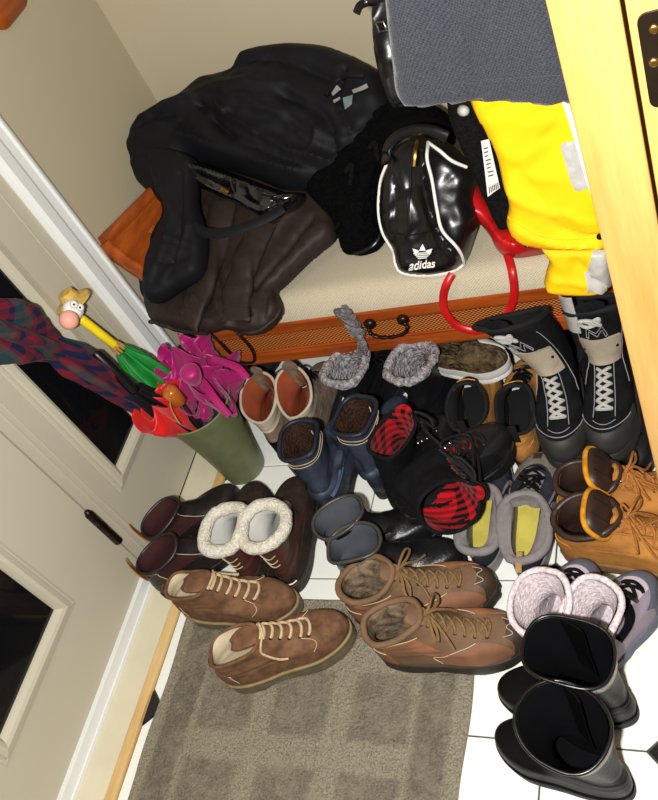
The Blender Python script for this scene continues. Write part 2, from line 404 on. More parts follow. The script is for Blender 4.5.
# ------------------------------------------------------------------ soft things
class Soft:
    """A filled cloth shape: an outline on a plane at its real distance, puffed to a solid with folds."""
    def __init__(s, px, p0, n, tf, tb, ew, folds=(), noise=(), lifts=(), res=.006, smooth_outline=True):
        s.p0 = np.array(p0, float); s.n = nrm(n)
        if s.n @ (CAM - s.p0) < 0: s.n = -s.n
        e = np.cross([0, 0, 1.0], s.n); s.e1 = nrm(e) if np.linalg.norm(e) > .05 else np.array([1.0, 0, 0]); s.e2 = np.cross(s.n, s.e1)
        s.tf, s.tb, s.ew = tf, tb, ew
        uv = np.array([s.uv(p) for p in px]); s.pl = crom(uv, len(uv) * 6, True) if smooth_outline else uv
        s.folds = [(crom(np.array([s.uv(p) for p in f[0]]), 24), f[1], f[2]) for f in folds]
        s.noise = noise; s.lifts = [(s.uv(p), r, h) for p, r, h in lifts]; s.res = res
    def uv(s, p):
        r = ray(p); t = ((s.p0 - CAM) @ s.n) / (r @ s.n); q = CAM + t * r - s.p0; return np.array([q @ s.e1, q @ s.e2])
    @staticmethod
    def segd(P, A, B):
        out = np.full(len(P), 1e9); arg = np.zeros((len(P), 2))
        for a, b in zip(A, B):
            ab = b - a; t = np.clip(((P - a) @ ab) / max(1e-12, ab @ ab), 0, 1); c = a + t[:, None] * ab; d = np.linalg.norm(P - c, axis=1)
            m = d < out; out[m] = d[m]; arg[m] = c[m]
        return out, arg
    def inside(s, P):
        A = s.pl; B = np.roll(A, -1, 0); r = np.zeros(len(P), bool)
        for a, b in zip(A, B):
            c = ((a[1] > P[:, 1]) != (b[1] > P[:, 1]))
            if abs(b[1] - a[1]) < 1e-12: continue
            r ^= c & (P[:, 0] < (b[0] - a[0]) * (P[:, 1] - a[1]) / (b[1] - a[1]) + a[0])
        return r
    def h(s, P, d):
        k = np.clip(d / s.ew, 0, 1); e = np.sqrt(np.maximum(0, 1 - (1 - k) ** 2)); f = s.tf * e
        tp = np.clip(d / (s.ew * .5), 0, 1)
        for ln, am, w in s.folds:
            q, _ = s.segd(P, ln[:-1], ln[1:]); f = f + am * np.exp(-(q / w) ** 1.2) * tp
        for (am, su, sv, an) in s.noise:
            c, n_ = math.cos(an), math.sin(an); u = P[:, 0] * c + P[:, 1] * n_; v = -P[:, 0] * n_ + P[:, 1] * c
            wu = u * su + 1.1 * fbm(P[:, 0] * 9 + 3, P[:, 1] * 9 + 8); wv = v * sv + 1.1 * fbm(P[:, 0] * 9 + 31, P[:, 1] * 9 + 18)
            f = f + am * (1 - np.abs(2 * fbm(wu + 40, wv + 40, 2) - 1) * 2.0) * tp
        for c, r, hh in s.lifts: f = f + hh * np.exp(-((P - c) ** 2).sum(1) / r ** 2) * tp
        return f
    def P3(s, uv, h): return s.p0 + uv[..., :1] * s.e1 + uv[..., 1:] * s.e2 + np.asarray(h)[..., None] * s.n
    def at(s, px, off=0.0):
        """points on the front surface under the given photograph pixels"""
        px = np.array(px, float); q = px.copy(); edge = None
        for _i in range(4):
            uv = np.array([s.uv(p) for p in q]); d, _ = s.segd(uv, s.pl, np.roll(s.pl, -1, 0)); d = np.where(s.inside(uv), d, 0)
            P = s.P3(uv, s.h(uv, d) + off)
            if _i < 3:
                c = (P - CAM) @ RC.T; e = PC + c[:, :2] / c[:, 2:] * FPX - px; q = q - e * .8 * np.clip(d / s.ew, 0, 1)[:, None]
        return P
    def mesh(s):
        lo, hi = s.pl.min(0), s.pl.max(0); nx, ny = [int(math.ceil(v / s.res)) + 2 for v in (hi - lo)]
        gx = lo[0] - s.res * .5 + np.arange(nx + 1) * s.res; gy = lo[1] - s.res * .5 + np.arange(ny + 1) * s.res
        cx, cy = np.meshgrid(gx[:-1] + s.res / 2, gy[:-1] + s.res / 2, indexing='ij')
        keep = s.inside(np.stack([cx.ravel(), cy.ravel()], 1)).reshape(nx, ny)
        cnt = np.zeros((nx + 1, ny + 1), int)
        for di in (0, 1):
            for dj in (0, 1): cnt[di:nx + di, dj:ny + dj] += keep
        used = cnt > 0; bnd = used & (cnt < 4)
        X, Y = np.meshgrid(gx, gy, indexing='ij'); Pt = np.stack([X[used], Y[used]], 1); d, arg = s.segd(Pt, s.pl, np.roll(s.pl, -1, 0))
        bm = bnd[used]; Pt[bm] = arg[bm]; d[bm] = 0; d = np.where(~bm & ~s.inside(Pt), 0, d)
        idx = -np.ones(used.shape, int); idx[used] = np.arange(used.sum()); N = len(Pt)
        front = s.P3(Pt, s.h(Pt, d)); k = np.clip(d / s.ew, 0, 1); back = s.P3(Pt, -s.tb * np.sqrt(1 - (1 - k) ** 2))
        bi = np.where(bm, np.arange(N), np.arange(N) + N); F = []
        for i, j in zip(*np.nonzero(keep)):
            q = (idx[i, j], idx[i + 1, j], idx[i + 1, j + 1], idx[i, j + 1]); F.append(q)
            r = tuple(int(bi[x]) for x in q)[::-1]
            if not all(bm[x] for x in q): F.append(r)
        mb = MB(); mb.add(np.vstack([front, back]), F); return mb
    def ribbon(s, px, w, off=.002, n=40, r=None):
        c = crom(np.array(px, float), n); P = s.at(c, off); return P
def clean(o):                                   # drop the unused back-side vertices of rim points
    import bmesh
    b = bmesh.new(); b.from_mesh(o.data); bmesh.ops.delete(b, geom=[v for v in b.verts if not v.link_faces], context='VERTS'); b.to_mesh(o.data); b.free(); return o
def soft_obj(name, S, m, parent=None): return clean(obj(name, S.mesh(), m, parent))
def quadpatch(S, px4, off, n=8):
    """a small flat piece laid on the soft surface; px4 its four corners"""
    p = np.array(px4, float); u, v = np.meshgrid(np.linspace(0, 1, n), np.linspace(0, 1, n), indexing='ij')
    q = (p[0] * ((1 - u) * (1 - v))[..., None] + p[1] * (u * (1 - v))[..., None] + p[2] * (u * v)[..., None] + p[3] * ((1 - u) * v)[..., None])
    A = S.at(q.reshape(-1, 2), off).reshape(n, n, 3); B = S.at(q.reshape(-1, 2), off - .003).reshape(n, n, 3)
    return MB().slab(A, B)
# ------------------------------------------------------------------ bench
YF, BX0, BX1 = 1.332, .15, 1.36
ZB, ZT = .198, .328
BPL = 1.60
bench = thing('bench', 'long orange wooden bench with woven rattan front under the coats', 'bench', ((BX0 + BX1) / 2, (YF + 1.88) / 2, 0))
obj('body', MB().box((BX0 + .01, YF + .022, ZB + .01), (BX1 - .01, 1.88, ZT - .01)), M_orange, bench, smooth=False)
obj('top_rail', MB().box((BX0, YF, .294), (BX1, YF + .03, ZT)), M_orange, bench, smooth=False, bevel=.005)
obj('bottom_rail', MB().box((BX0, YF, ZB), (BX1, YF + .03, .232)), M_orange, bench, smooth=False, bevel=.005)
for x in (BX0, BX1 - .045): obj('stile', MB().box((x, YF + .002, .232), (x + .045, YF + .03, .294)), M_orange, bench, smooth=False, bevel=.002)
obj('rattan_panel', MB().box((BX0 + .045, YF + .011, .230), (BX1 - .045, YF + .026, .296)), M_rattan, bench, smooth=False)
for z in (.234, .292): obj('panel_bead', MB().tube([(BX0 + .045, YF + .009, z), (BX1 - .045, YF + .009, z)], .0035, 8), M_orange, bench)
for x in (BX0 + .005, BX1 - .05):
    for y in (YF + .004, 1.835):
        mb = MB(); c = (x + .022, y + .022, 0)
        mb.lathe([(.014, 0), (.018, .02), (.016, .06), (.022, .12), (.022, ZB + .012)], c, seg=14); obj('leg', mb, M_orange, bench)
obj('added_shade_board', MB().box((BX0 + .03, BPL, 0), (BX1 - .03, BPL + .018, ZB + .01)), M_orange, bench, smooth=False)  # board added under the seat to darken the far floor
# seat cushion
nx, ny = 70, 40; U, Vv = np.meshgrid(np.linspace(0, 1, nx), np.linspace(0, 1, ny), indexing='ij')
ex = np.minimum(U, 1 - U) * 1.16; ey = np.minimum(Vv, 1 - Vv) * .53; e = np.minimum(ex, ey)
hh = .052 * np.sqrt(np.clip(1 - (1 - np.clip(e / .045, 0, 1)) ** 2, 0, 1)) + .006 * vnoise(U * 6, Vv * 3)
X = BX0 + .01 + U * (BX1 - BX0 - .02); Y = YF + .004 + Vv * .545
top = np.stack([X, Y, ZT + .001 + hh], -1); bot = top.copy(); bot[..., 2] = ZT
obj('seat_cushion', MB().slab(top, bot), M_linen, bench)
# flared end panel of the bench
A1 = at((105, 240), z=.6); A2 = at((161, 184), x=.065)
def arm_pt(u, v, off):
    yy = 1.41 + u * .44; tx = A1[0] + (A2[0] - A1[0]) * (yy - A1[1]) / (A2[1] - A1[1]); tz = A1[2] + (A2[2] - A1[2]) * (yy - A1[1]) / (A2[1] - A1[1])
    b = np.array([.185, yy, .335]); t = np.array([tx, yy, tz]); p = b + (t - b) * v
    p[0] -= .018 * math.sin(math.pi * v); nn = nrm([t[2] - b[2], 0, b[0] - t[0]]); return p + nn * off
G = [[arm_pt(u, v, 0) for v in np.linspace(0, .97, 14)] for u in np.linspace(0, 1, 16)]
G2 = [[arm_pt(u, v, -.022) for v in np.linspace(0, .97, 14)] for u in np.linspace(0, 1, 16)]
arm = obj('end_panel', MB().slab(G, G2), M_orange_y, bench)
obj('end_panel_cap', MB().tube([arm_pt(0, v, -.011) + np.array([0, -.006, 0]) for v in np.linspace(0, 1.0, 16)], np.linspace(.022, .024, 16), 10, up=(0, 1, 0), flat=.55), M_orange_y, arm)
obj('end_panel_rail', MB().tube([arm_pt(u, 1.0, -.011) for u in np.linspace(0, 1, 16)], .017, 10), M_orange_y, arm)
G = [[arm_pt(u, v, .0035) for v in np.linspace(.2, .78, 8)] for u in np.linspace(.22, .9, 10)]; G2 = [[arm_pt(u, v, -.001) for v in np.linspace(.2, .78, 8)] for u in np.linspace(.22, .9, 10)]
obj('end_panel_rattan', MB().slab(G, G2), M_rattan, arm)
# bail handle
k1, k2 = at((371, 322), y=YF), at((403, 316), y=YF)
kz = (k1[2] + k2[2]) / 2
hd = MB()
for kx in (k1[0], k2[0]):
    hd.lathe([(.006, .004), (.006, -.010), (.0125, -.012), (.0145, -.018), (.011, -.024), (.003, -.027)], (kx, YF + .008, kz), (0, 1, 0), 16)
cx = (k1[0] + k2[0]) / 2; hw = (k2[0] - k1[0]) / 2
bail = [(cx - hw, YF - .014, kz), (cx - hw - .004, YF - .020, kz - .012), (cx - hw + .006, YF - .024, kz - .027), (cx, YF - .026, kz - .033), (cx + hw - .006, YF - .024, kz - .029), (cx + hw + .008, YF - .020, kz - .014), (cx + hw + .002, YF - .014, kz)]
pb = crom(np.array(bail), 40); hd.tube(pb, .0042 + .0009 * np.sin(np.arange(40) * 1.6), 8)
obj('bail_handle', hd, M_black_m, bench)['label'] = 'dark bronze drop handle'

# ------------------------------------------------------------------ clothes and bags on the bench
M_nylon = mat('black_nylon', (21, 21, 25), rough=.6, var=.15, scale=10, bump=.12, bscale=500, spec=.16)
M_brownl = mat('dark_brown_leather', (44, 33, 29), rough=.6, var=.2, scale=60, bump=.35, bscale=260, spec=.3)
M_patent = mat('black_patent', (8, 8, 9), rough=.14, var=.1, bump=.25, bscale=28, spec=.6, coat=.5, bd=.003)
M_fur = fleece('black_fur', (9, 9, 10), (3, 3, 4), 90, .012)
M_vinyl = mat('black_vinyl', (11, 11, 13), rough=.3, var=.1, bump=.3, bscale=60, spec=.55)
M_whitepipe = mat('white_piping', (238, 236, 232), rough=.45, var=.04, bump=0)
M_red = mat('red_leather', (190, 20, 24), rough=.35, var=.2, bump=.3, bscale=70, spec=.5)
M_yellow = mat('yellow_nylon', (250, 196, 10), rough=.7, var=.04, scale=8, bump=.12, bscale=600, spec=.25)
M_blackfl = fleece('black_fleece', (22, 21, 22), (12, 12, 12), 200, .003)
M_greykn = fleece('grey_knit', (132, 128, 128), (84, 82, 84), 160, .004)
M_refl = mat('grey_reflective_tape', (186, 184, 178), rough=.4, var=.15, scale=60, bump=.2)
M_paper = mat('white_paper', (226, 222, 216), rough=.7, var=.03, bump=0)
M_ink = mat('black_ink', (30, 28, 30), rough=.7, var=.05, bump=0)

slope = (0, -.5, 1)
# dark brown leather coat, folded, cuffs over the bench edge
pc = at((215, 325), y=YF - .035)
S = Soft([(150, 318), (148, 300), (158, 280), (168, 250), (180, 225), (186, 190), (210, 165), (260, 175), (300, 190), (330, 205), (336, 235), (322, 250), (308, 262), (285, 285), (278, 292), (283, 310), (270, 328), (250, 336), (228, 330), (205, 333), (180, 330), (160, 327)],
         (pc[0], pc[1], .40), (0, -.28, 1), .03, .02, .022,
         folds=[([(180, 235), (172, 270), (160, 300)], .014, .012), ([(212, 240), (206, 275), (196, 305)], .016, .012), ([(225, 245), (222, 275), (228, 300)], -.012, .010),
                ([(300, 215), (270, 255), (240, 300)], .012, .012), ([(318, 225), (292, 258), (262, 295)], -.010, .008), ([(255, 305), (262, 320), (258, 332)], .012, .009), ([(275, 295), (272, 310), (268, 325)], -.012, .007)],
         noise=[(.006, 22, 10, .6)], res=.006)
coat = thing('leather_coat', 'dark brown leather coat folded on the bench with its cuffs over the edge', 'coat', S.p0 - np.array([0, 0, .05]))
soft_obj('coat_body', S, M_brownl, coat)
for path, rr in () and (([(168, 322), (180, 314), (195, 305), (204, 308), (200, 318), (184, 326), (168, 327), (160, 324)], .0075), ([(213, 306), (226, 298), (243, 302), (249, 316), (243, 326), (226, 322), (214, 314)], .0075)):
    c = crom(np.array(path, float), 40, True); obj('cuff', MB().tube(S.at(c, .004), rr, 8, closed=True), M_brownl, coat)
for path in ([(150, 322), (180, 331), (208, 334)], [(240, 335), (262, 331), (282, 311)], [(206, 240), (209, 270), (206, 300)]):
    obj('hem', MB().tube(S.at(crom(np.array(path, float), 24), .002), .005, 8), M_brownl, coat)
def sleeve(path, r0, r1, par, mtl):
    P_ = S.at(crom(np.array(path, float), 22), .012); n_ = len(P_); A_ = np.linspace(0, 2 * math.pi, 28, endpoint=False); G = []
    T_ = np.gradient(P_, axis=0); T_ /= np.linalg.norm(T_, axis=1)[:, None]
    for i in range(n_):
        f = i / (n_ - 1); r_ = r0 + (r1 - r0) * f; B_ = nrm(np.cross(T_[i], S.n)); w_ = 1 + .10 * np.sin(3 * A_ + 5 * f) + .10 * np.sin(f * 16 + A_ * 2) * (f > .2)
        G.append(P_[i] + (r_ * w_)[:, None] * (np.cos(A_)[:, None] * S.n * .42 + np.sin(A_)[:, None] * B_))
    c_ = P_[-1]; end = G[-1]
    for k_, d_ in ((1.07, .0), (1.09, .006), (1.03, .009), (.86, .006), (.80, -.02), (.76, -.06)): G.append(c_ + (end - c_) * k_ + T_[-1] * d_)
    o_ = obj('sleeve', MB().grid(G, wv=True), mtl, par)
    obj('cuff_seam', MB().tube(P_[-3] + (np.array(G[n_ - 3]) - P_[-3]) * 1.02, .0016, 6, closed=True), mtl, o_)
sleeve([(222, 205), (214, 245), (203, 285), (189, 322)], .038, .036, coat, M_brownl)
sleeve([(262, 225), (248, 255), (240, 285), (236, 320)], .038, .036, coat, M_brownl)
lp = [(207, 330, .02), (222, 345, .03), (237, 360, .035), (246, 363, .035), (254, 361, .035), (252, 350, .03), (240, 336, .025), (232, 328, .02)]
obj('belt_loop', MB().tube(crom(np.array([at(p[:2], y=YF - p[2]) for p in lp]), 40), .0032, 6), M_vinyl, coat)

# black patent handbag
S = Soft([(192, 163), (215, 168), (250, 180), (285, 192), (305, 194), (300, 205), (288, 214), (268, 219), (245, 208), (228, 200), (205, 190), (190, 180)],
         (at((245, 195), z=.545)), (0, -.75, 1), .035, .03, .02, folds=[([(195, 168), (240, 182), (290, 202)], .012, .012), ([(205, 178), (235, 195), (265, 210)], -.012, .012)], noise=[(.004, 20, 10, .3)], res=.005)
hb = thing('handbag', 'shiny black patent handbag half hidden under the black jacket on the bench', 'handbag', S.p0 - np.array([0, 0, .04]))
soft_obj('bag_body', S, M_patent, hb)
obj('clasp', quadpatch(S, [(222, 186), (230, 189), (228, 194), (220, 191)], .004, 4), M_brass, hb)
c = crom(np.array([(190, 172), (182, 190), (180, 206), (188, 222), (204, 232), (225, 233), (250, 225), (270, 216), (283, 208)], float), 46)
st = np.array([at(p, z=.565) for p in c])
obj('strap', MB().tube(st, .012, 8, up=nrm((0, -.6, 1)), flat=.28), M_nylon, hb)

# black nylon jacket heaped on top
JO = [(133, 150), (140, 130), (152, 117), (170, 107), (190, 96), (208, 82), (226, 76), (240, 72), (250, 58), (270, 51), (300, 47), (330, 50), (352, 58), (368, 66), (385, 78), (396, 100), (392, 125), (372, 148), (352, 165), (338, 180), (318, 190), (290, 193), (258, 180), (225, 170), (200, 166), (194, 185), (197, 205), (205, 230), (204, 260), (200, 278), (182, 288), (160, 300), (150, 302), (146, 285), (148, 262), (158, 238), (168, 214), (158, 200), (142, 185), (135, 168)]
S = Soft(JO, at((250, 130), z=.60), (0, -.62, 1), .060, .05, .05,
         folds=[([(235, 120), (262, 140), (295, 158), (340, 170)], .018, .011), ([(228, 130), (255, 150), (290, 166), (330, 178)], -.012, .009), ([(215, 115), (230, 132), (250, 150)], -.014, .010), ([(160, 125), (200, 108), (245, 98), (300, 100)], .014, .018),
                ([(245, 82), (265, 75), (300, 75), (340, 90)], -.02, .014), ([(195, 145), (220, 152), (260, 168), (310, 180)], .016, .010), ([(150, 150), (170, 165), (185, 175)], .012, .012), ([(300, 110), (335, 125), (345, 150), (335, 170)], -.014, .012),
                ([(310, 120), (330, 138), (325, 158)], .014, .010), ([(218, 116), (240, 132), (265, 145), (294, 161)], -.014, .009), ([(196, 130), (228, 153), (265, 171)], -.012, .008), ([(180, 120), (215, 105), (250, 108), (290, 125), (320, 150)], .012, .010), ([(150, 140), (165, 130), (190, 125)], -.010, .010), ([(355, 80), (350, 110), (362, 140)], -.014, .010)],
         noise=[(.009, 3, 15, -.5), (.005, 7, 34, -.35)], lifts=[((270, 110), .12, .03)], res=.006)
jk = thing('nylon_jacket', 'crumpled black nylon jacket heaped on the bench against the wall', 'jacket', S.p0 - np.array([0, 0, .12]))
soft_obj('jacket_body', S, M_nylon, jk)
SJ = Soft([(160, 150), (195, 158), (197, 185), (198, 205), (206, 232), (205, 262), (200, 277), (182, 288), (160, 302), (149, 301), (146, 283), (149, 262), (158, 238), (168, 214), (158, 190), (152, 165)], at((180, 240), z=.535), (0, -.45, 1), .030, .03, .022,
          folds=[([(170, 175), (178, 215), (172, 250), (158, 285)], .010, .010), ([(188, 180), (188, 215), (186, 245), (178, 275)], -.010, .008), ([(196, 230), (188, 255), (170, 285)], .008, .007), ([(160, 262), (175, 268), (195, 262)], -.006, .006)], noise=[(.004, 24, 8, .9)], res=.005)
soft_obj('sleeve', SJ, M_nylon, jk)
M_teal = mat('grey_teal_print', (108, 128, 130), rough=.6, var=.2, bump=0); M_pgrey = mat('pale_grey_print', (150, 152, 146), rough=.6, var=.1, bump=0)
for q, m_ in (([(330, 90), (336, 84), (341, 89), (333, 96)], M_pgrey), ([(352, 90), (367, 84), (369, 88), (354, 94)], M_pgrey), ([(343, 98), (353, 95), (352, 104), (345, 110)], M_teal), ([(333, 100), (340, 97), (341, 99), (334, 103)], M_pgrey)):
    obj('printed_logo', quadpatch(S, q, .003, 5), m_, jk)
obj('collar_edge', MB().tube(S.at(crom(np.array([(326, 96), (332, 88), (338, 80), (350, 76), (366, 78)], float), 20), .004), .006, 8), M_nylon, jk)

# black furry hat / muff
S = Soft([(312, 195), (322, 172), (340, 158), (358, 138), (372, 120), (392, 104), (415, 100), (440, 108), (456, 126), (452, 145), (425, 150), (402, 160), (392, 185), (384, 215), (386, 235), (378, 250), (360, 256), (346, 250), (340, 232), (326, 216)],
         at((360, 200), z=.46), (0, -.7, 1), .07, .04, .045, noise=[(.006, 16, 16, .2), (.004, 70, 70, .2)], res=.006)
fu = thing('fur_bag', 'black furry bag with a thin leather handle between the jacket and the sports bag', 'bag', S.p0 - np.array([0, 0, .05]))
soft_obj('bag_body', S, M_fur, fu)
mbk = MB(); mbk.tube(S.at(crom(np.array([(344, 226), (343, 244), (352, 254), (368, 252), (382, 238), (387, 220)], float), 30), .006), .006, 8, up=(0, -.5, 1), flat=.4)
obj('handle', mbk, M_vinyl, fu)
for q in ([(346, 172), (352, 165), (350, 186)], [(368, 150), (375, 143), (378, 160)]):
    obj('toggle', MB().tube(S.at(crom(np.array(q, float), 14), .006), .006, 8), M_blackfl, fu)

# black vinyl sports bag with white piping
S = Soft([(396, 143), (412, 132), (430, 138), (448, 142), (466, 158), (478, 172), (474, 195), (480, 215), (474, 240), (466, 262), (450, 271), (425, 274), (404, 271), (397, 262), (394, 248), (384, 230), (380, 208), (382, 180), (388, 160)],
         at((430, 262), z=.40), (0.1, -1, .55), .055, .05, .035, folds=[([(430, 145), (433, 190), (445, 225), (468, 258)], .022, .016), ([(400, 170), (402, 200), (398, 235)], -.006, .008), ([(410, 180), (415, 210), (412, 230)], .006, .010)], noise=[(.004, 12, 24, .3)], res=.005)
sb = thing('sports_bag', 'shiny black sports bag with white piping and a white leaf logo standing on the bench', 'bag', S.p0 - np.array([0, 0, .03]))
soft_obj('bag_body', S, M_vinyl, sb)
for pth in ([(390, 161), (383, 180), (380.5, 205), (384, 228), (394, 246), (397, 260), (404, 270), (425, 273.5), (450, 270.5), (463, 264), (465, 257), (455, 245), (442, 230), (437, 210), (432, 180), (427, 158), (430, 141)], [(430, 141), (440, 150), (452, 160), (468, 166)]):
    obj('piping', MB().tube(S.at(crom(np.array(pth, float), 90), .003), .0034, 7), M_whitepipe, sb)
obj('zip', MB().tube(S.at(crom(np.array([(415, 145), (411, 165), (410, 190), (408, 228)], float), 30), .002), .0022, 6), M_nylon, sb)
obj('zip_pull', MB().tube(S.at(crom(np.array([(419, 140), (416, 150), (414, 166)], float), 14), .006), .0042, 6), M_brass, sb)
obj('seam', MB().tube(S.at(crom(np.array([(392, 232), (410, 235), (438, 230)], float), 24), .001), .0018, 6), M_vinyl, sb)
c = crom(np.array([(392, 160), (392, 146), (402, 134), (418, 128), (436, 128), (452, 134)], float), 40)
obj('carry_handle', MB().tube(S.at(c, 0) + S.n * np.linspace(.03, .05, 40)[:, None], .011, 8, up=S.n, flat=.35), M_vinyl, sb)
# trefoil leaf emblem and wordmark
def leaf(cx, cy, an, L, w):
    o = []; a_ = math.radians(an); ux, uy = math.sin(a_), -math.cos(a_)
    for q in np.linspace(0, 1, 9): o.append((q, w * math.sin(math.pi * q ** .75)))
    R = [(cx + ux * L * q + -uy * ww, cy + uy * L * q + ux * ww) for q, ww in o]; Lf = [(cx + ux * L * q + uy * ww, cy + uy * L * q - ux * ww) for q, ww in o]
    return R, Lf
mbl = MB()
def decal(pts_rows, mb, off=.0022):
    n_, m_ = len(pts_rows), len(pts_rows[0]); A = S.at(np.array(pts_rows, float).reshape(-1, 2), off).reshape(n_, m_, 3); B = S.at(np.array(pts_rows, float).reshape(-1, 2), -.001).reshape(n_, m_, 3); mb.slab(A, B)
ex, ey = 422.5, 256.5
for an, L, w in ((0, 13.5, 3.3), (-48, 13.5, 3.0), (48, 13.5, 3.0)):
    R, Lf = leaf(ex, ey + 1, an, L, w)
    k0 = 5
    decal([R[k0 - 1:], Lf[k0 - 1:]], mbl)
for q in range(4):                      # stripes across the foot of the leaves
    y = ey - 4.2 + q * 1.75; hw_ = 9.0 - q * 1.5
    decal([[(ex - hw_ + x, y - .08 * (x - hw_)) for x in np.linspace(0, 2 * hw_, 7)], [(ex - hw_ + x, y + 1.05 - .08 * (x - hw_)) for x in np.linspace(0, 2 * hw_, 7)]], mbl)
obj('leaf_emblem', mbl, M_whitepipe, sb)
def text_mesh(txt):
    cu = bpy.data.curves.new('tmp', 'FONT'); cu.body = txt; cu.size = 1; cu.align_x = 'CENTER'; cu.offset = .02
    o = bpy.data.objects.new('tmp', cu); col.objects.link(o); dg = bpy.context.evaluated_depsgraph_get(); me = bpy.data.meshes.new_from_object(o.evaluated_get(dg))
    V = np.array([v.co[:] for v in me.vertices]); F = [tuple(p.vertices) for p in me.polygons]
    bpy.data.objects.remove(o); bpy.data.curves.remove(cu); bpy.data.meshes.remove(me); return V, F
V, F = text_mesh('adidas'); w = V[:, 0].max() - V[:, 0].min()
px = np.stack([423 + V[:, 0] / w * 25, 267.2 - .085 * (V[:, 0] / w * 25) - V[:, 1] / w * 25 * .95], 1)
obj('wordmark', MB().add(S.at(px, .0025), F), M_whitepipe, sb, smooth=False)

# red bag behind, with its strap hanging down the bench front
S = Soft([(468, 190), (476, 184), (490, 205), (502, 225), (520, 232), (545, 240), (560, 250), (545, 254), (520, 258), (505, 256), (496, 248), (490, 236), (478, 222), (468, 218), (465, 205)],
         at((520, 250), z=.40), (0, -.8, 1), .035, .03, .022, folds=[([(495, 225), (510, 245), (540, 248)], .010, .009), ([(470, 200), (480, 215)], .008, .008)], noise=[(.003, 25, 25, .3)], res=.0045)
rb = thing('red_handbag', 'red leather handbag behind the yellow trousers with its strap hanging over the bench front', 'handbag', S.p0 - np.array([0, 0, .03]))
soft_obj('bag_body', S, M_red, rb)
sp_ = [((452, 274), .40, 'z'), ((446, 285), .385, 'z'), ((443, 298), YF - .012, 'y'), ((445, 312), YF - .02, 'y'), ((456, 325), YF - .025, 'y'), ((474, 331), YF - .028, 'y'), ((494, 326), YF - .026, 'y'), ((508, 312), YF - .02, 'y'), ((514, 294), YF - .014, 'y'), ((512, 272), .385, 'z'), ((507, 254), .40, 'z'), ((503, 242), .415, 'z')]
c = crom(np.array([at(p, **{ax: v}) for p, v, ax in sp_]), 70)
obj('strap', MB().tube(c, .0085, 8, up=nrm((.1, -.9, .5)), flat=.35), M_red, rb)
mbk = MB(); cp = at((502, 237), z=.425)
mbk.lathe([(.004, -.02), (.007, -.014), (.007, 0), (.004, .006), (.006, .012), (.005, .022)], cp, nrm(at((499, 226), z=.46) - cp), 10); obj('snap_hook', mbk, M_steel, rb)
obj('stud', MB().lathe([(.005, 0), (.004, .004), (.001, .005)], S.at([(527, 246)], .001)[0], S.n, 10), M_black_m, rb)

# black fleece with a paper swing tag, under the yellow trousers
ya = 1.30
S = Soft([(446, 96), (432, 20), (420, -80), (415, -230), (470, -270), (520, -220), (525, -60), (520, 110), (530, 150), (525, 190), (514, 222), (503, 228), (496, 224), (480, 190), (462, 150), (450, 122)], at((490, 160), y=ya), (0, -1, .12), .02, .015, .02, noise=[(.004, 20, 5, .2)], res=.006)
bf = thing('fleece_jacket_sleeve', 'black fleece garment with a white paper price tag hanging beside the yellow trousers', 'garment', S.p0 - np.array([0, 0, .12]))
soft_obj('fleece_body', S, M_blackfl, bf)
tg = obj('paper_tag', quadpatch(S, [(481, 141), (489, 139), (500, 188), (488, 196)], .012, 3), M_paper, bf)
mbi = MB()
for q in range(8):
    f0 = .14 + q * .075; y0 = 141 + f0 * 52; x0 = 482.5 + f0 * 8.5; w0 = 4 + 3.5 * f0 - (q % 3)
    mbi.slab(*[S.at([(x0, y0), (x0 + w0, y0 - 1.4), (x0, y0 + 1.3), (x0 + w0, y0 - .1)], o_).reshape(2, 2, 3) for o_ in (.0128, .0115)])
for q in range(6):
    x0 = 488.6 + q * 1.7; y0 = 187.2 - q * .9
    mbi.slab(*[S.at([(x0, y0), (x0 + .9, y0 - .4), (x0 + .8, y0 + 6), (x0 + 1.7, y0 + 5.6)], o_).reshape(2, 2, 3) for o_ in (.0128, .0115)])
obj('tag_print', mbi, M_ink, tg)
obj('toggle', MB().lathe([(.006, 0), (.010, .006), (.008, .02), (.003, .024)], S.at([(462, 110)], .002)[0], nrm((.4, -.7, .3)), 10), M_refl, bf)

# yellow ski trousers hanging
yt = 1.20
S = Soft([(462, 60), (440, -60), (420, -230), (480, -300), (560, -270), (575, -60), (590, 110), (600, 160), (608, 210), (612, 243), (596, 247), (570, 247), (545, 246), (520, 240), (507, 226), (509, 205), (503, 185), (498, 160), (490, 140), (478, 118), (470, 100)],
         at((540, 160), y=yt), (0, -1, .1), .026, .05, .028, folds=[([(510, 215), (535, 228), (565, 236), (600, 238)], .007, .006), ([(508, 185), (530, 195), (555, 205)], .008, .010), ([(545, 130), (560, 112), (568, 100)], -.006, .008), ([(520, 160), (540, 190), (560, 220)], -.006, .012), ([(570, 205), (585, 212), (600, 213)], .006, .006), ([(565, 220), (585, 226), (604, 226)], -.006, .005)], noise=[(.005, 8, 16, .4)], res=.006)
yp = thing('ski_trousers', 'bright yellow ski trousers with side zip hanging below the grey coat', 'trousers', S.p0 - np.array([0, 0, .25]))
soft_obj('leg_shell', S, M_yellow, yp)
zz = S.at(crom(np.array([(563, 96), (571, 120), (580, 150), (588, 178), (597, 200)], float), 40), .003)
zp = obj('side_zip', MB().tube(zz, .0042, 8, up=S.n, flat=.4), M_whitepipe, yp)
c = crom(np.array([(567, 142), (572, 160), (576, 175), (582, 190)], float), 20)
obj('reflective_strip', MB().tube(S.at(c, .002), np.concatenate([[.006], np.full(18, .011), [.006]]), 8, up=S.n, flat=.2), M_refl, yp)
obj('hem_seam', MB().tube(S.at(crom(np.array([(509, 214), (530, 231), (560, 239), (606, 236)], float), 40), .0005), .0016, 6), M_yellow, yp)
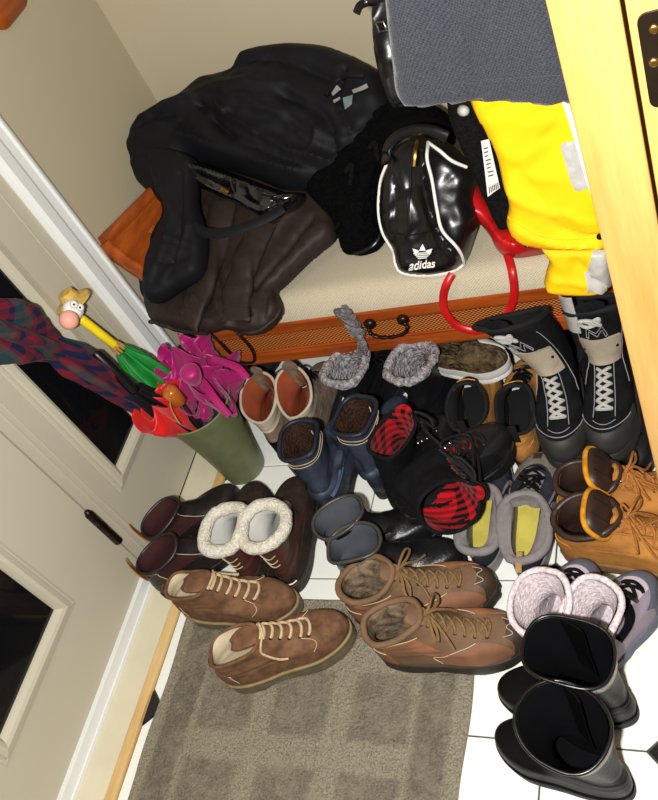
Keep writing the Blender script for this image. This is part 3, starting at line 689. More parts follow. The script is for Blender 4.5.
obj('snap_button', MB().lathe([(.006, 0), (.0055, .003), (.003, .004)], S.at([(600, 236)], .003)[0], S.n, 12), M_black_m, yp)
S2 = Soft([(540, 240), (570, 240), (600, 240), (612, 244), (612, 262), (610, 284), (596, 290), (580, 291), (560, 290), (545, 286), (546, 272), (549, 258)], at((575, 265), y=yt + .012), (0, -1, .1), .028, .025, .02, folds=[([(547, 270), (565, 272), (585, 276)], .005, .005), ([(575, 250), (595, 268), (606, 276)], -.006, .006)], noise=[(.003, 20, 20, .3)], res=.005)
gt = soft_obj('ankle_gaiter', S2, M_yellow, yp)
obj('grey_lining', quadpatch(S2, [(594, 247), (612, 246), (612, 284), (586, 276)], .004, 10), M_refl, gt)
obj('grey_lining', quadpatch(S2, [(584, 272), (606, 280), (608, 287), (588, 289)], .004, 8), M_refl, gt)

# grey tweed coat in front of them
yc = 1.10
S = Soft([(330, -330), (380, -420), (450, -460), (520, -430), (580, -330), (600, -150), (625, 20), (640, 96), (600, 100), (565, 100), (520, 101), (470, 101), (430, 104), (405, 103), (396, 94), (393, 70), (388, 30), (380, -40), (355, -180)], at((470, 50), y=yc), (0, -1, .0), .018, .075, .02,
         folds=[([(410, 90), (450, 84), (500, 76), (570, 72)], .004, .006), ([(430, -60), (455, 10), (475, 60), (482, 90)], -.012, .012), ([(520, -60), (540, 20), (550, 90)], .012, .02), ([(405, -60), (412, 20), (420, 90)], .008, .014)], noise=[(.005, 12, 3, 0)], res=.009)
tc = thing('tweed_coat', 'grey tweed wool coat hanging beside the oak frame', 'coat', S.p0 - np.array([0, 0, .1]))
soft_obj('coat_body', S, M_tweed, tc)
obj('hem_stitch', MB().tube(S.at(crom(np.array([(398, 84), (430, 87), (470, 80), (520, 77), (568, 74)], float), 40), .0008), .0013, 6), M_tweed, tc)
# closet rail the clothes hang from (above the frame)
xr_ = at((470, -400), y=yc)[0]; zr_ = 1.93
rl = thing('closet_rail', 'steel closet rail above the bench that the coats hang from', 'rail', (xr_, 1.5, zr_))
obj('rod', MB().tube([(xr_, .98, zr_), (xr_, YB - .001, zr_)], .012, 12), M_steel, rl)
obj('bracket', MB().box((xr_ - .01, .985, zr_ - .012), (XR - .001, 1.0, zr_ + .012)), M_steel, rl, smooth=False)
for par, px_t, y_ in ((tc, (455, -455), yc + .03), (yp, (485, -296), yt + .01), (bf, (468, -266), ya)):
    e_ = at(px_t, y=y_); hk_ = [e_ - np.array([0, 0, .02]), e_ + np.array([0, 0, .02]), np.array([xr_ - .016, y_, zr_ - .06]), np.array([xr_ - .016, y_, zr_]), np.array([xr_, y_, zr_ + .016]), np.array([xr_ + .016, y_, zr_])]
    obj('hanger_hook', MB().tube(crom(np.array(hk_), 40), .002, 6), M_steel, par)
# black bag straps hanging behind the coat
S = Soft([(371, -120), (392, -130), (410, -40), (415, 40), (418, 90), (398, 108), (386, 90), (378, 70), (374, 40), (372, 0)], at((390, 40), y=1.42), (0, -1, .3), .03, .03, .02, noise=[(.006, 10, 6, .3)], folds=[([(378, 10), (386, 50), (396, 95)], .01, .008)], res=.007)
hb2 = thing('hanging_satchel', 'black leather satchel with buckled straps hanging behind the grey coat', 'satchel', S.p0 - np.array([0, 0, .15]))
soft_obj('bag_body', S, M_vinyl, hb2)
obj('buckle', MB().tube(S.at([(377, 22), (384, 21), (386, 30), (379, 32)], .006), .0022, 6, closed=True), M_steel, hb2)
ph = at((400, -330), y=YB)
pg = thing('coat_peg', 'dark metal coat peg on the back wall above the satchel', 'coat peg', ph)
obj('peg', MB().tube([ph, ph + np.array([0, -.06, 0]), ph + np.array([0, -.075, .02])], [.006, .006, .009], 8), M_black_m, pg)
obj('wall_plate', MB().lathe([(.022, 0), (.022, -.004), (.012, -.007)], ph, (0, 1, 0), 16), M_black_m, pg)
for q in (-1, 1):
    a_ = S.at([(385 + q * 6, -100)], .0)[0]; obj('shoulder_strap', MB().tube(crom(np.array([a_ - np.array([0, 0, .03]), a_ + np.array([0, 0, .05]), (a_ + ph) / 2 + np.array([q * .02, -.03, 0]), ph + np.array([q * .004, -.05, .012])]), 24), .007, 8, up=(0, -1, .2), flat=.3), M_vinyl, hb2)
obj('strap_end', MB().tube(S.at(crom(np.array([(386, -4), (372, 0), (362, 4), (358, 12)], float), 14), .01), .007, 8, up=S.n, flat=.4), M_vinyl, hb2)

# grey knitted scarf end over the bench rail
sk = [((341, 308), ZT + .035, 'z'), ((348, 314), YF - .006, 'y'), ((354, 324), YF - .010, 'y'), ((360, 334), YF - .012, 'y')]
c = crom(np.array([at(p, **{ax: v}) for p, v, ax in sk]), 24)
sf = thing('knitted_scarf', 'grey knitted scarf end with a tassel hanging over the bench rail', 'scarf', c[-1] - np.array([0, 0, .08]))
mbk = MB()
for q in range(3):
    an = np.linspace(0, 9, 24) + q * 2.1; mbk.tube(c + np.stack([.010 * np.sin(an), -.006 - .006 * np.cos(an), 0 * an], 1), .0095, 7)
obj('braid', mbk, M_greykn, sf)
mbk = MB(); rnd = random.Random(3); p0 = c[-1]
for q in range(16):
    e_ = at((362 + rnd.uniform(-6, 6), 352 + rnd.uniform(-6, 4)), y=YF - .012 - rnd.uniform(0, .016)); m_ = (p0 + e_) / 2 + np.array([rnd.uniform(-.014, .014), -.008, 0])
    mbk.tube(crom(np.array([p0, m_, e_]), 9), .0036, 5)
obj('tassel', mbk, M_greykn, sf)
# ------------------------------------------------------------------ umbrella stand and umbrellas
M_olive = mat('olive_glaze', (108, 114, 80), rough=.4, var=.16, scale=24, bump=.2, bscale=90, spec=.4)
M_blackp = mat('black_plastic', (14, 14, 15), rough=.35, var=.05, bump=.05)
B0 = at((246, 468), z=0); HS = .27
st = thing('umbrella_stand', 'olive green tapered umbrella stand by the door', 'umbrella stand', (B0[0], B0[1], 0))
A = np.linspace(0, 2 * math.pi, 48, endpoint=False)
def ringz(r, z, lip=0):
    ang0 = math.radians(215); k_ = np.exp(-((np.angle(np.exp(1j * (A - ang0)))) / .35) ** 2) * lip
    return np.stack([B0[0] + (r + k_) * np.cos(A), B0[1] + (r + k_) * np.sin(A), np.full(48, z) + k_ * .3], 1)
prof = [(.0, .002, 0), (.045, .0, 0), (.055, .004, 0), (.0575, .02, 0), (.062, .08, 0), (.071, .16, 0), (.081, .22, 0), (.092, HS, .014), (.089, HS + .002, .014), (.078, .22, 0), (.067, .16, 0), (.058, .08, 0), (.05, .02, 0), (0, .015, 0)]
obj('vase', MB().grid([ringz(*p) for p in prof], wv=True), M_olive, st)

def pleats(mb, P0, P1, rad, n=8, amp=.35, twist=1.2, seed=0, seg=96, rows=26, flare=0.0, rag=0.0, crump=.4):
    P0, P1 = np.array(P0, float), np.array(P1, float); ax = nrm(P1 - P0); e = nrm(np.cross(ax, [0.3, 1, .2])); g = np.cross(ax, e); L = np.linalg.norm(P1 - P0)
    T = np.linspace(0, 1, rows); R = np.interp(T, np.linspace(0, 1, len(rad)), rad); a_ = np.linspace(0, 2 * math.pi, seg, endpoint=False); G = []
    for t, r in zip(T, R):
        ph = a_ * n + twist * t * n * .5 + seed; wv = np.abs(np.sin(ph / 2)) * 2 - 1
        wv = wv + .9 * (vnoise(a_ * 9 + seed * 3, np.full(seg, t * 14 + seed * 5)) - .5) * crump
        wv = wv + .5 * np.sin(ph * .5 + 2 * seed + 3 * t) + .35 * (vnoise(a_ * 3 + seed * 7, np.full(seg, t * 5 + seed)) - .5) * 2
        rr = r * (1 + amp * wv); rr = np.maximum(rr, r * .18)
        zt = t * L + rag * np.sin(ph + 1) * t ** 2 + rag * .6 * np.sin(ph * .5 + seed) * t
        G.append(P0 + ax * zt[:, None] + rr[:, None] * (np.cos(a_)[:, None] * e + np.sin(a_)[:, None] * g))
    G = np.array(G); mb.grid(G, wv=True); return ax
def in_stand(dx, dy, z=.05): return np.array([B0[0] + dx, B0[1] + dy, z])
# plaid umbrella leaning along the door glass
q0 = in_stand(.01, -.01); q1 = at((128, 396), x=.075); q2 = at((42, 340), x=.035); q3 = at((-25, 320), x=.02)
M_plaidu = plaid('plaid_umbrella_cloth', (104, 24, 32), (18, 26, 54), 190, (30, 64, 60), (.75, 1.0, -.6))
pu = thing('plaid_umbrella', 'red and blue plaid umbrella leaning from the stand against the door glass', 'umbrella', q0 + np.array([0, 0, -.02]))
mb = MB(); pleats(mb, q0 * .3 + q1 * .7, q1 * .1 + q2 * .9, [.014, .024, .027, .030, .034, .036, .022], 7, .22, 1.0, 1.3)
cn = obj('canopy', mb, M_plaidu, pu)
mb = MB(); pleats(mb, q1 * .16 + q2 * .84, q3, [.022, .034, .048, .052, .05], 6, .32, .5, 2.1, rag=.02); obj('canopy_edge', mb, M_plaidu, pu)
obj('shaft', MB().tube([q0, q1, q2, q3 + (q3 - q2) * .6], .005, 8), M_steel, pu)
# green umbrella with a novelty head
g0 = in_stand(-.02, .03); g1 = at((148, 372), x=.11); g2 = at((117, 347), x=.075); g3 = at((80, 318), x=.06); 
M_greenc = mat('green_nylon', (24, 128, 48), rough=.55, var=.15, bump=.1); M_yelp = mat('yellow_plastic', (244, 214, 30), rough=.35, var=.05, bump=.05)
gu = thing('novelty_umbrella', 'green umbrella with yellow handle and a pink nosed head in a straw hat', 'umbrella', g0 + np.array([0, 0, -.02]))
mb = MB(); pleats(mb, g0 * .35 + g1 * .65, g2 * .85 + g1 * .15, [.016, .030, .034, .028, .014], 9, .28, .3, .4); obj('canopy', mb, M_greenc, gu)
M_rib = mat('tan_rib_tips', (178, 140, 74), rough=.5, bump=0)
mb = MB(); axg = nrm(g3 - g2)
for q in range(8):
    an = q * math.pi / 4; e = nrm(np.cross(axg, [0, 0, 1])); f_ = np.cross(axg, e); o_ = (math.cos(an) * e + math.sin(an) * f_)
    mb.tube([g2 - axg * .012 + o_ * .012, g2 + axg * .012 + o_ * .009], .0032, 6)
obj('rib_tips', mb, M_rib, gu)
obj('shaft', MB().tube([g0, g1, g2], .004, 8), M_steel, gu)
mb = MB(); mb.tube([g2 + axg * .0, g2 + axg * .01, g3 - axg * .004, g3], [.008, .0105, .0105, .008], 12); obj('handle', mb, M_yelp, gu)
M_pink = mat('pink_plastic', (238, 168, 150), rough=.35, var=.05, bump=.02); M_straw = mat('straw', (206, 170, 84), rough=.7, var=.3, scale=90, bump=.6, bscale=160); M_eye = M_whitepipe
hc_ = at((73, 310), x=.065); eye = at((76, 306), x=.085); nose = at((69, 320), x=.085); hat = at((73, 302), x=.05)
def blob(mb, c, r, sc=(1, 1, 1), ax=(0, 0, 1), seg=18, rows=10):
    pr = [(max(1e-4, r * sc[0] * math.sin(a_)), -r * sc[2] * math.cos(a_)) for a_ in np.linspace(0.02, math.pi - .02, rows)]; return mb.lathe(pr, c, ax, seg)
hd_ = obj('head', blob(MB(), hc_, .023, ax=axg), M_eye, gu)
obj('nose', blob(MB(), nose, .021, (1, 1, .85), ax=nrm(CAM - nose)), M_pink, hd_)
for dxp in (-3, 3):
    ep = at((77 + dxp, 306 + dxp * .5), x=.09); obj('eye', blob(MB(), ep, .009), M_eye, hd_); obj('pupil', blob(MB(), ep + nrm(CAM - ep) * .0075, .0028), M_ink, hd_)
obj('straw_hat', MB().lathe([(.001, .030), (.018, .028), (.022, .012), (.024, .006), (.042, .001), (.043, -.002), (.024, 0), (.02, .004)], hat, nrm(axg + .4 * np.array([0, .6, .5])), 24), M_straw, hd_)
# black umbrella (round handle)
k0 = in_stand(-.01, 0); k2_ = at((136, 392), x=.115); k3 = at((94, 352), x=.085)
bu = thing('black_umbrella', 'black umbrella with a straight rounded handle standing in the olive stand', 'umbrella', k0 + np.array([0, 0, -.02]))
axk = nrm(k3 - k2_)
obj('handle', MB().tube([k2_, k2_ + axk * .01, k3 - axk * .008, k3], [.010, .0125, .0125, .007], 14), M_blackp, bu)
mb = MB(); pleats(mb, k0 + np.array([0, 0, .03]), k2_ + axk * .005, [.010, .018, .026, .026, .016], 9, .25, .8, 3.0); obj('canopy', mb, M_nylon, bu)
# magenta umbrella, loose ruffled canopy, handle towards the viewer
M_mag = mat('magenta_nylon', (160, 12, 96), rough=.45, var=.2, scale=20, bump=.1, bscale=300, spec=.4, sheen=.2)
m0 = in_stand(.02, .02); m1 = at((193, 385), z=.275); m2 = at((194, 372), z=.335)
mu = thing('magenta_umbrella', 'magenta folding umbrella with a loose ruffled canopy standing in the olive stand', 'umbrella', m0 + np.array([0, 0, -.02]))
axm = nrm(m2 - m0); hk = at((191, 374), z=.415)
mb = MB(); pleats(mb, m0 + axm * .10, m2 - axm * .03, [.012, .030, .055, .076, .084], 7, .30, .5, .7, seg=160, rows=40, rag=.022, crump=.8)
pleats(mb, m0 + axm * .14, m2 + axm * .01, [.010, .026, .045, .056], 6, .38, -.6, 2.4, seg=120, rows=28, rag=.02)
pleats(mb, m0 + axm * .16, at((178, 352), z=.375), [.012, .03, .048, .056], 5, .34, .4, 5.1, seg=140, rows=34, rag=.02, crump=.8)
sol = obj('canopy', mb, M_mag, mu); md = sol.modifiers.new('cloth', 'SOLIDIFY'); md.thickness = .0012
obj('shaft', MB().tube([m0, m2, hk], .005, 8), M_steel, mu)
obj('handle', MB().lathe([(.014, -.03), (.021, -.01), (.023, .004), (.022, .012), (.015, .018), (.002, .019)], hk, nrm(axm + .5 * nrm(CAM - hk)), 20), M_mag, mu)
def ribbon(px_z, w, mtl, par, nm, up=(0.3, -.4, 1)):
    c_ = crom(np.array([at(p[:2], z=p[2]) for p in px_z]), 30); return obj(nm, MB().tube(c_, w, 8, up=nrm(up), flat=.18), mtl, par)
ribbon([(197, 376, .36), (206, 386, .35), (216, 400, .335), (229, 416, .31)], .0085, M_mag, mu, 'wrist_strap')
ribbon([(212, 358, .36), (226, 363, .355), (238, 368, .345), (247, 378, .33)], .0085, M_mag, mu, 'closing_strap')
# red umbrella with a wooden handle
M_redn = mat('red_nylon', (206, 24, 22), rough=.45, var=.2, scale=20, bump=.1, bscale=300, spec=.35, sheen=.2); M_amber = mat('amber_wood', (176, 92, 28), rough=.2, var=.25, scale=14, bump=0, coat=.5)
r0 = in_stand(0, -.03); r2 = at((157, 404), z=.335)
ru = thing('red_umbrella', 'red umbrella with a round amber wooden handle and cord in the olive stand', 'umbrella', r0 + np.array([0, 0, -.02]))
axr = nrm(r2 - r0); mb = MB(); pleats(mb, r0 + axr * .12, r2 + axr * .02, [.012, .022, .046, .058], 6, .32, .6, 1.9, seg=120, rows=30, rag=.016); pleats(mb, r0 + axr * .14, r2 + axr * .025, [.010, .02, .03, .034], 5, .38, -.5, .3, seg=100, rows=24, rag=.012)
sol = obj('canopy', mb, M_redn, ru); md = sol.modifiers.new('cloth', 'SOLIDIFY'); md.thickness = .0012
h0, h1 = at((181, 403), z=.345), at((167, 389), z=.40); axh = nrm(h1 - h0); Lh = np.linalg.norm(h1 - h0)
obj('handle', MB().lathe([(.012, 0), (.0175, .006), (.0185, Lh * .5), (.020, Lh * .75), (.018, Lh * .9), (.011, Lh), (.001, Lh + .002)], h0, axh, 20), M_amber, ru)
cc = crom(np.array([at(p[:2], z=p[2]) for p in [(170, 398, .40), (171, 408, .375), (176, 418, .35), (180, 424, .33)]]), 20); obj('cord', MB().tube(cc, .0016, 6), M_rib, ru)
obj('shaft', MB().tube([r0, h0], .005, 8), M_steel, ru)
# navy umbrella, only its folded cloth shows in the mouth of the stand
n0 = in_stand(.018, -.01); n1 = at((200, 404), z=.275)
nu = thing('navy_umbrella', 'dark navy folded umbrella deep in the mouth of the olive stand', 'umbrella', n0 + np.array([0, 0, -.02]))
mb = MB(); pleats(mb, n0, n1, [.010, .018, .026, .034, .016], 8, .22, .7, 4.2); obj('canopy', mb, mat('navy_nylon', (22, 26, 40), rough=.5, bump=.1), nu)
obj('shaft', MB().tube([n0, n1 + np.array([0, 0, .015])], .005, 8), M_steel, nu)
# ------------------------------------------------------------------ shoes
class Boot:
    """Shoe surface: rings joined from a front profile and a back profile. toe along +x, heel at x=0, z up."""
    def __init__(s, L=.28, W=.100, zs=.025, H=.14, fu=.01, th=.048, xo=.26, of=.19, ow=.34, side=1, lean=0.0, sway=0.0, low=False, wr=.0015, flare=0.0, seed=0, mid=None, flop=None, irr=.10):
        s.irr = irr
        s.L, s.W, s.zs, s.H, s.side, s.wr, s.seed = L, W, zs, H, side, wr, seed
        F = [(1.0, zs), (1.018, zs + .4 * th), (.990, zs + .88 * th), (.90, zs + 1.12 * th), (.74, zs + 1.26 * th)]
        B = [(0, zs), (-.012, zs + .014), (-.018, zs + .028), (-.015, zs + .040), (-.008, zs + .052)]
        w = [.5, .515, .50, .47, .42]; bl = [1, 1, 1, .85, .65]
        if low:
            F += [(.62, zs + 1.45 * th), (.535, H + fu)]; B += [(-.004, zs + .055), (.012, H)]; w += [.37, ow]; bl += [.4, .15]
        else:
            F += [(.61, zs + 1.30 * th + .018), (.50, zs + 1.30 * th + .044)]; B += [(.003, zs + .066), (.018, zs + .082)]; w += [.37, .335]; bl += [.4, .2]
            zf, zb = F[-1][1], B[-1][1]; nmid = 1 if H < .17 else (2 if H < .26 else 3)
            for q in range(1, nmid + 1):
                f = q / nmid; lx = lean * f * f / L
                F.append((.50 * (1 - f) + (xo + of) * f - .03 * math.sin(math.pi * f) + lx, zf + (H + fu - zf) * f)); B.append((.018 * (1 - f) + (xo - of) * f + .02 * math.sin(math.pi * f) + lx, zb + (H - zb) * f)); w.append(.335 * (1 - f) + ow * f); bl.append(.15 * (1 - f))
        s.F = np.array([(a * L, z) for a, z in F]); s.B = np.array([(a * L, z) for a, z in B]); s.w = np.array(w) * W; s.bl = np.array(bl); s.k = len(F); s.sway = sway; s.flop = flop
        s.xo = (s.F[-1][0] + s.B[-1][0]) / 2; s.zo = (s.F[-1][1] + s.B[-1][1]) / 2
    def P(s, t, th, off=0.0, wrinkle=True):
        t = np.asarray(t, float); th = np.asarray(th, float); t, th = np.broadcast_arrays(t, th)
        q = np.clip(t, 0, 1) * (s.k - 1); F = crom_at(s.F, q); B = crom_at(s.B, q); w = crom_at(s.w, q); bl = np.clip(crom_at(s.bl, q), 0, 1)
        c, sn = np.cos(th), np.sin(th); ex = .80
        u = np.sign(c) * np.abs(c) ** ex; v = np.sign(sn) * np.abs(sn) ** .92
        a = (1 + u) / 2; g = np.interp(a, [0, .22, .45, .70, .86, 1], [.78, .77, .76, 1.0, 1.02, .95])
        x = B[..., 0] + (F[..., 0] - B[..., 0]) * a; z = B[..., 1] + (F[..., 1] - B[..., 1]) * a; y = w * v * (1 - bl + bl * g)
        y = y + s.side * s.W * .10 * bl * (np.clip(a - .35, 0, 1) ** 1.5 - .12)
        y = y + s.sway * (np.maximum(z - s.zs - .08, 0) / max(.02, s.H - s.zs - .08)) ** 1.3
        tk = np.clip((t - .55) / .45, 0, 1) ** 1.5; y = y * (1 + tk * s.irr * np.sin(2 * th + s.seed * 1.7)) + tk * s.irr * .12 * s.W * np.sin(3 * th + s.seed); z = z + tk * s.irr * .03 * np.sin(2 * th + s.seed * 2.3)
        p = np.stack([x, y, z], -1)
        if wrinkle and s.wr:
            am = np.exp(-((t - .62) / .16) ** 2) + .6 * (t > .75)
            cen = np.stack([(F[..., 0] + B[..., 0]) / 2, 0 * t, z], -1); d = p - cen; d = d / np.maximum(1e-6, np.linalg.norm(d, axis=-1))[..., None]
            nz = vnoise(t * 26 + 9 * s.seed, th * 1.3 + 20 + s.seed) - .5; p = p + d * (s.wr * 2 * am * nz)[..., None]
        if np.any(off): p = p + s.N(t, th) * np.asarray(off)[..., None]
        if s.flop is not None:
            p = s.flop(p)
        return p
    def N(s, t, th):
        fl = s.flop; s.flop = None; e = 1e-3
        t0 = np.clip(t, e, 1 - e); a = s.P(t0 + e, th, wrinkle=False) - s.P(t0 - e, th, wrinkle=False); b = s.P(t0, th + e, wrinkle=False) - s.P(t0, th - e, wrinkle=False)
        s.flop = fl; n = np.cross(b, a); return n / np.maximum(1e-9, np.linalg.norm(n, axis=-1))[..., None]
    def shell(s, t0=0.0, t1=1.0, rows=34, seg=48, off=0.0):
        T, A = np.meshgrid(np.linspace(t0, t1, rows), np.linspace(0, 2 * math.pi, seg, endpoint=False), indexing='ij'); return s.P(T, A, off * np.ones_like(T))
    def patch(s, t0, t1, a0, a1, off=.0022, nt=14, na=18):
        T = np.linspace(t0, t1, nt)[:, None] * np.ones((1, na)); lo = np.array([a0(t) if callable(a0) else a0 for t in T[:, 0]])[:, None]; hi = np.array([a1(t) if callable(a1) else a1 for t in T[:, 0]])[:, None]
        A = lo + (hi - lo) * np.linspace(0, 1, na)[None]; return MB().slab(s.P(T, A, off * np.ones_like(T)), s.P(T, A, -.002 * np.ones_like(T)))
    def ring(s, t, off=0.0, n=48): A = np.linspace(0, 2 * math.pi, n, endpoint=False); return s.P(np.full(n, t), A, np.full(n, off))
def sole_mesh(b, out=.004, lug=0, arch=.006, heel=0.0, bottom=0.0, ztop=None):
    n = 64; A = np.linspace(0, 2 * math.pi, n, endpoint=False); zt = (b.zs + .004) if ztop is None else ztop
    R = b.P(np.zeros(n), A, wrinkle=False); c = np.array([R[:, 0].mean(), R[:, 1].mean(), 0]); d = R - c; d[:, 2] = 0; l = np.linalg.norm(d, axis=1); dn = d / l[:, None]
    a = np.clip(R[:, 0] / b.L, 0, 1); ar = arch * np.exp(-((a - .40) / .11) ** 2); toe = .008 * np.clip((a - .82) / .18, 0, 1) ** 2
    def rg(o, z, bot=False):
        q = R + dn * o; q[:, 2] = z + (ar + toe if bot else 0); 
        if lug and not bot: q += dn * (lug * (np.sin(np.arange(n) * math.pi * 2 / 4) > 0))[:, None] * (1 if z < zt * .7 else 0)
        return q
    G = [rg(-.004, bottom, True), rg(out - .001, bottom + .002, True), rg(out, bottom + .35 * zt), rg(out, .6 * zt), rg(out - .0008, .66 * zt), rg(out + .0004, .72 * zt), rg(out, zt - .002), rg(out - .002, zt), rg(-.004, zt + .001)]
    if b.flop is not None: G = [b.flop(q) for q in G]
    mb = MB().grid(G, wv=True); mb.f.append(tuple(range(n - 1, -1, -1))); mb.f.append(tuple(len(mb.v) - n + i for i in range(n))); return mb
def lining_mesh(b, e=.006, tin=.12, seg=40, rows=16):
    T, A = np.meshgrid(np.linspace(1, tin, rows), np.linspace(0, 2 * math.pi, seg, endpoint=False), indexing='ij')
    fl = b.flop; b.flop = None; p = b.P(T, A, -e * np.ones_like(T)); b.flop = fl
    p[..., 2] = np.maximum(p[..., 2], b.zs + .006)
    if fl is not None: p = fl(p)
    return MB().grid(p, wv=True)
def insole_mesh(b, zz=None, s=.86):
    n = 40; A = np.linspace(0, 2 * math.pi, n, endpoint=False); R = b.P(np.full(n, .05), A, wrinkle=False) if b.flop is None else None
    if R is None: fl = b.flop; b.flop = None; R = b.P(np.full(n, .05), A, wrinkle=False); b.flop = fl
    c = R.mean(0); z = b.zs + .012 if zz is None else zz; G = []
    for f, dz in ((s, -.004), (s, 0), (s * .6, .001), (s * .2, .001)):
        q = c + (R - c) * f; q[:, 2] = z + dz; G.append(b.flop(q) if b.flop is not None else q)
    mb = MB().grid(G, wv=True); mb.f.append(tuple(len(mb.v) - n + i for i in range(n))); return mb
def lace_mesh(b, t0, t1, n, ae, r, bow=1.0, cross=True, seed=0, lift=.004, loose=0.0):
    rnd = random.Random(seed); mb = MB(); T = np.linspace(t0, t1, n); aa = [ae(t) if callable(ae) else ae for t in T]
    L = [b.P(t, a, lift * .6) for t, a in zip(T, aa)]; R = [b.P(t, -a, lift * .6) for t, a in zip(T, aa)]
    M = lambda t, o=0: b.P(t, 0.0, lift + .003 + o)
    def lace(p, q, m): mb.tube(crom(np.array([p, p * .72 + m * .28 + (m - (p + q) / 2) * .3, m, q * .72 + m * .28 + (m - (p + q) / 2) * .3, q]), 14), r, 6)
    lace(L[0], R[0], M(T[0]))
    for i in range(n - 1):
        m = M((T[i] + T[i + 1]) / 2)
        if cross: lace(L[i], R[i + 1], m + np.array([0, 0, .001])); lace(R[i], L[i + 1], m + np.array([0, 0, .0035]))
        else: lace(L[i + 1], R[i + 1], M(T[i + 1])); mb.tube(crom(np.array([L[i], (L[i] + L[i + 1]) / 2 + b.N(T[i], aa[i]) * .002, L[i + 1]]), 6), r, 6)
    if bow:
        c = M(T[-1], .004); up = b.N(T[-1], 0.0); sd = nrm(R[-1] - L[-1]); dn = nrm(np.cross(up, sd)); dn = dn if dn[2] < 0 or dn[0] > 0 else -dn
        mb.lathe([(.001, -.005), (.005, -.003), (.005, .003), (.001, .005)], c, sd, 8)
        for sg in (-1, 1):
            k = bow * (.9 + .3 * rnd.random()); o = rnd.uniform(-.008, .008)
            lp = [c, c + sd * sg * .014 * k + up * .010 + dn * .002, c + sd * sg * .036 * k + up * .006 + dn * (.016 + o), c + sd * sg * .040 * k - up * .002 + dn * (.030 + o), c + sd * sg * .022 * k + up * .004 + dn * .020, c]
            mb.tube(crom(np.array(lp), 26), r, 6)
            tl = [c, c + sd * sg * .010 * k + up * .006 + dn * .014, c + sd * sg * (.018 + .01 * rnd.random()) * k + up * .001 + dn * .036 * k, c + sd * sg * (.026 + .02 * rnd.random()) * k - up * .006 + dn * .055 * k]
            mb.tube(crom(np.array(tl), 16), r, 6)
    return mb, list(zip(L, R, T, aa))
def eyelets(b, rows, r=.004, hook=False):
    mb = MB()
    for L, R, t, a in rows:
        for p, sg in ((L, 1), (R, -1)):
            n = b.N(t, sg * a); mb.lathe([(r, -.002), (r, .001), (r * .7, .0022), (r * .35, .0015)], p - n * .0015, n, 10)
    return mb
def tongue_mesh(b, t0, ae, ext, curl=.3, wt=None, thick=.007, off=.001):
    nt, na = 12, 9; T = np.linspace(t0, 1, nt); rows = []; A = np.linspace(-1, 1, na)
    for t in T: rows.append(b.P(np.full(na, t), A * ae, np.full(na, off) + .002 * (1 - A ** 2)))
    d = nrm(rows[-1][na // 2] - rows[-2][na // 2]); fw = b.N(1.0, 0.0)
    base = rows[-1]; m = base[na // 2]; k = 6
    for q in range(1, k + 1):
        f = q / k; wv = 1.0 + .12 * math.sin(math.pi * f) - .55 * f ** 4
        rows.append(m + (base - m) * wv + d * ext * f + fw * curl * ext * f * f)
    top = np.array(rows); nn = np.zeros_like(top); nn[:nt] = np.array([b.N(np.full(na, t), A * ae) for t in T]); nn[nt:] = fw
    return MB().slab(top, top - nn * thick)
def tab_mesh(b, h=.03, w=.014, ang=math.pi, t=1.0, out=.006):
    p = b.P(t, ang, .002); n = b.N(t, ang); up = nrm(b.P(t, ang) - b.P(t - .05, ang)); sd = np.cross(n, up)
    rows = []
    for f in np.linspace(-.9, 1, 12):
        c = p + up * h * f * (.5 if f < 0 else .55) + n * (out * math.cos(f * 1.4)); rows.append([c - sd * w / 2, c, c + sd * w / 2])
    G = np.array(rows); return MB().slab(G, G - n * .0025)
def fuzz_rim(b, r, n=64, t=1.0, amp=.25, seed=0, inset=.0):
    R = b.ring(t, -inset, n); rr = r * (1 + amp * (vnoise(np.arange(n) * .55 + seed, np.full(n, seed * 3.1)) - .5) * 2); return MB().tube(R, rr, 12, closed=True)

# where each shoe stands on the floor: heel x, y and heading, so that neighbours do not cut into each other
STAND = {1: (0.171, 0.742, 3.1), 2: (0.339, 0.580, 29.0), 3: (0.594, 0.741, 12.5), 4: (0.667, 0.660, 8.9), 5: (1.145, 0.583, 173.2), 6: (1.141, 0.455, 164.1), 7: (0.984, 0.656, 67.6), 8: (1.065, 0.643, 61.2), 9: (1.004, 0.981, 4.0), 10: (1.005, 0.904, -4.6), 11: (0.938, 0.837, 87.7), 12: (0.846, 0.857, 90.5), 13: (0.323, 0.808, 103.6), 14: (0.418, 0.812, 101.5), 15: (0.518, 0.865, 27.3), 16: (0.561, 0.810, 18.6), 17: (0.070, 0.790, 46.0), 18: (0.042, 0.888, 48.0), 19: (0.467, 0.999, 93.6), 20: (0.581, 1.052, 87.4), 21: (0.279, 1.189, 98.0), 22: (0.372, 1.193, 95.4), 23: (0.498, 1.241, 74.1), 24: (0.668, 1.232, 79.0), 25: (0.804, 1.131, 93.4), 26: (0.912, 1.114, 92.9), 27: (1.017, 1.314, -85.7), 28: (1.110, 1.320, -80.0), 29: (1.002, 1.318, -87.0), 30: (1.112, 1.332, -91.0), 31: (0.640, 0.994, 70.3), 32: (0.695, 0.935, 44.0), 41: (0.450, 1.371, 80.0), 43: (0.988, 1.318, 84.0), 44: (0.112, 1.351, 84.0)}
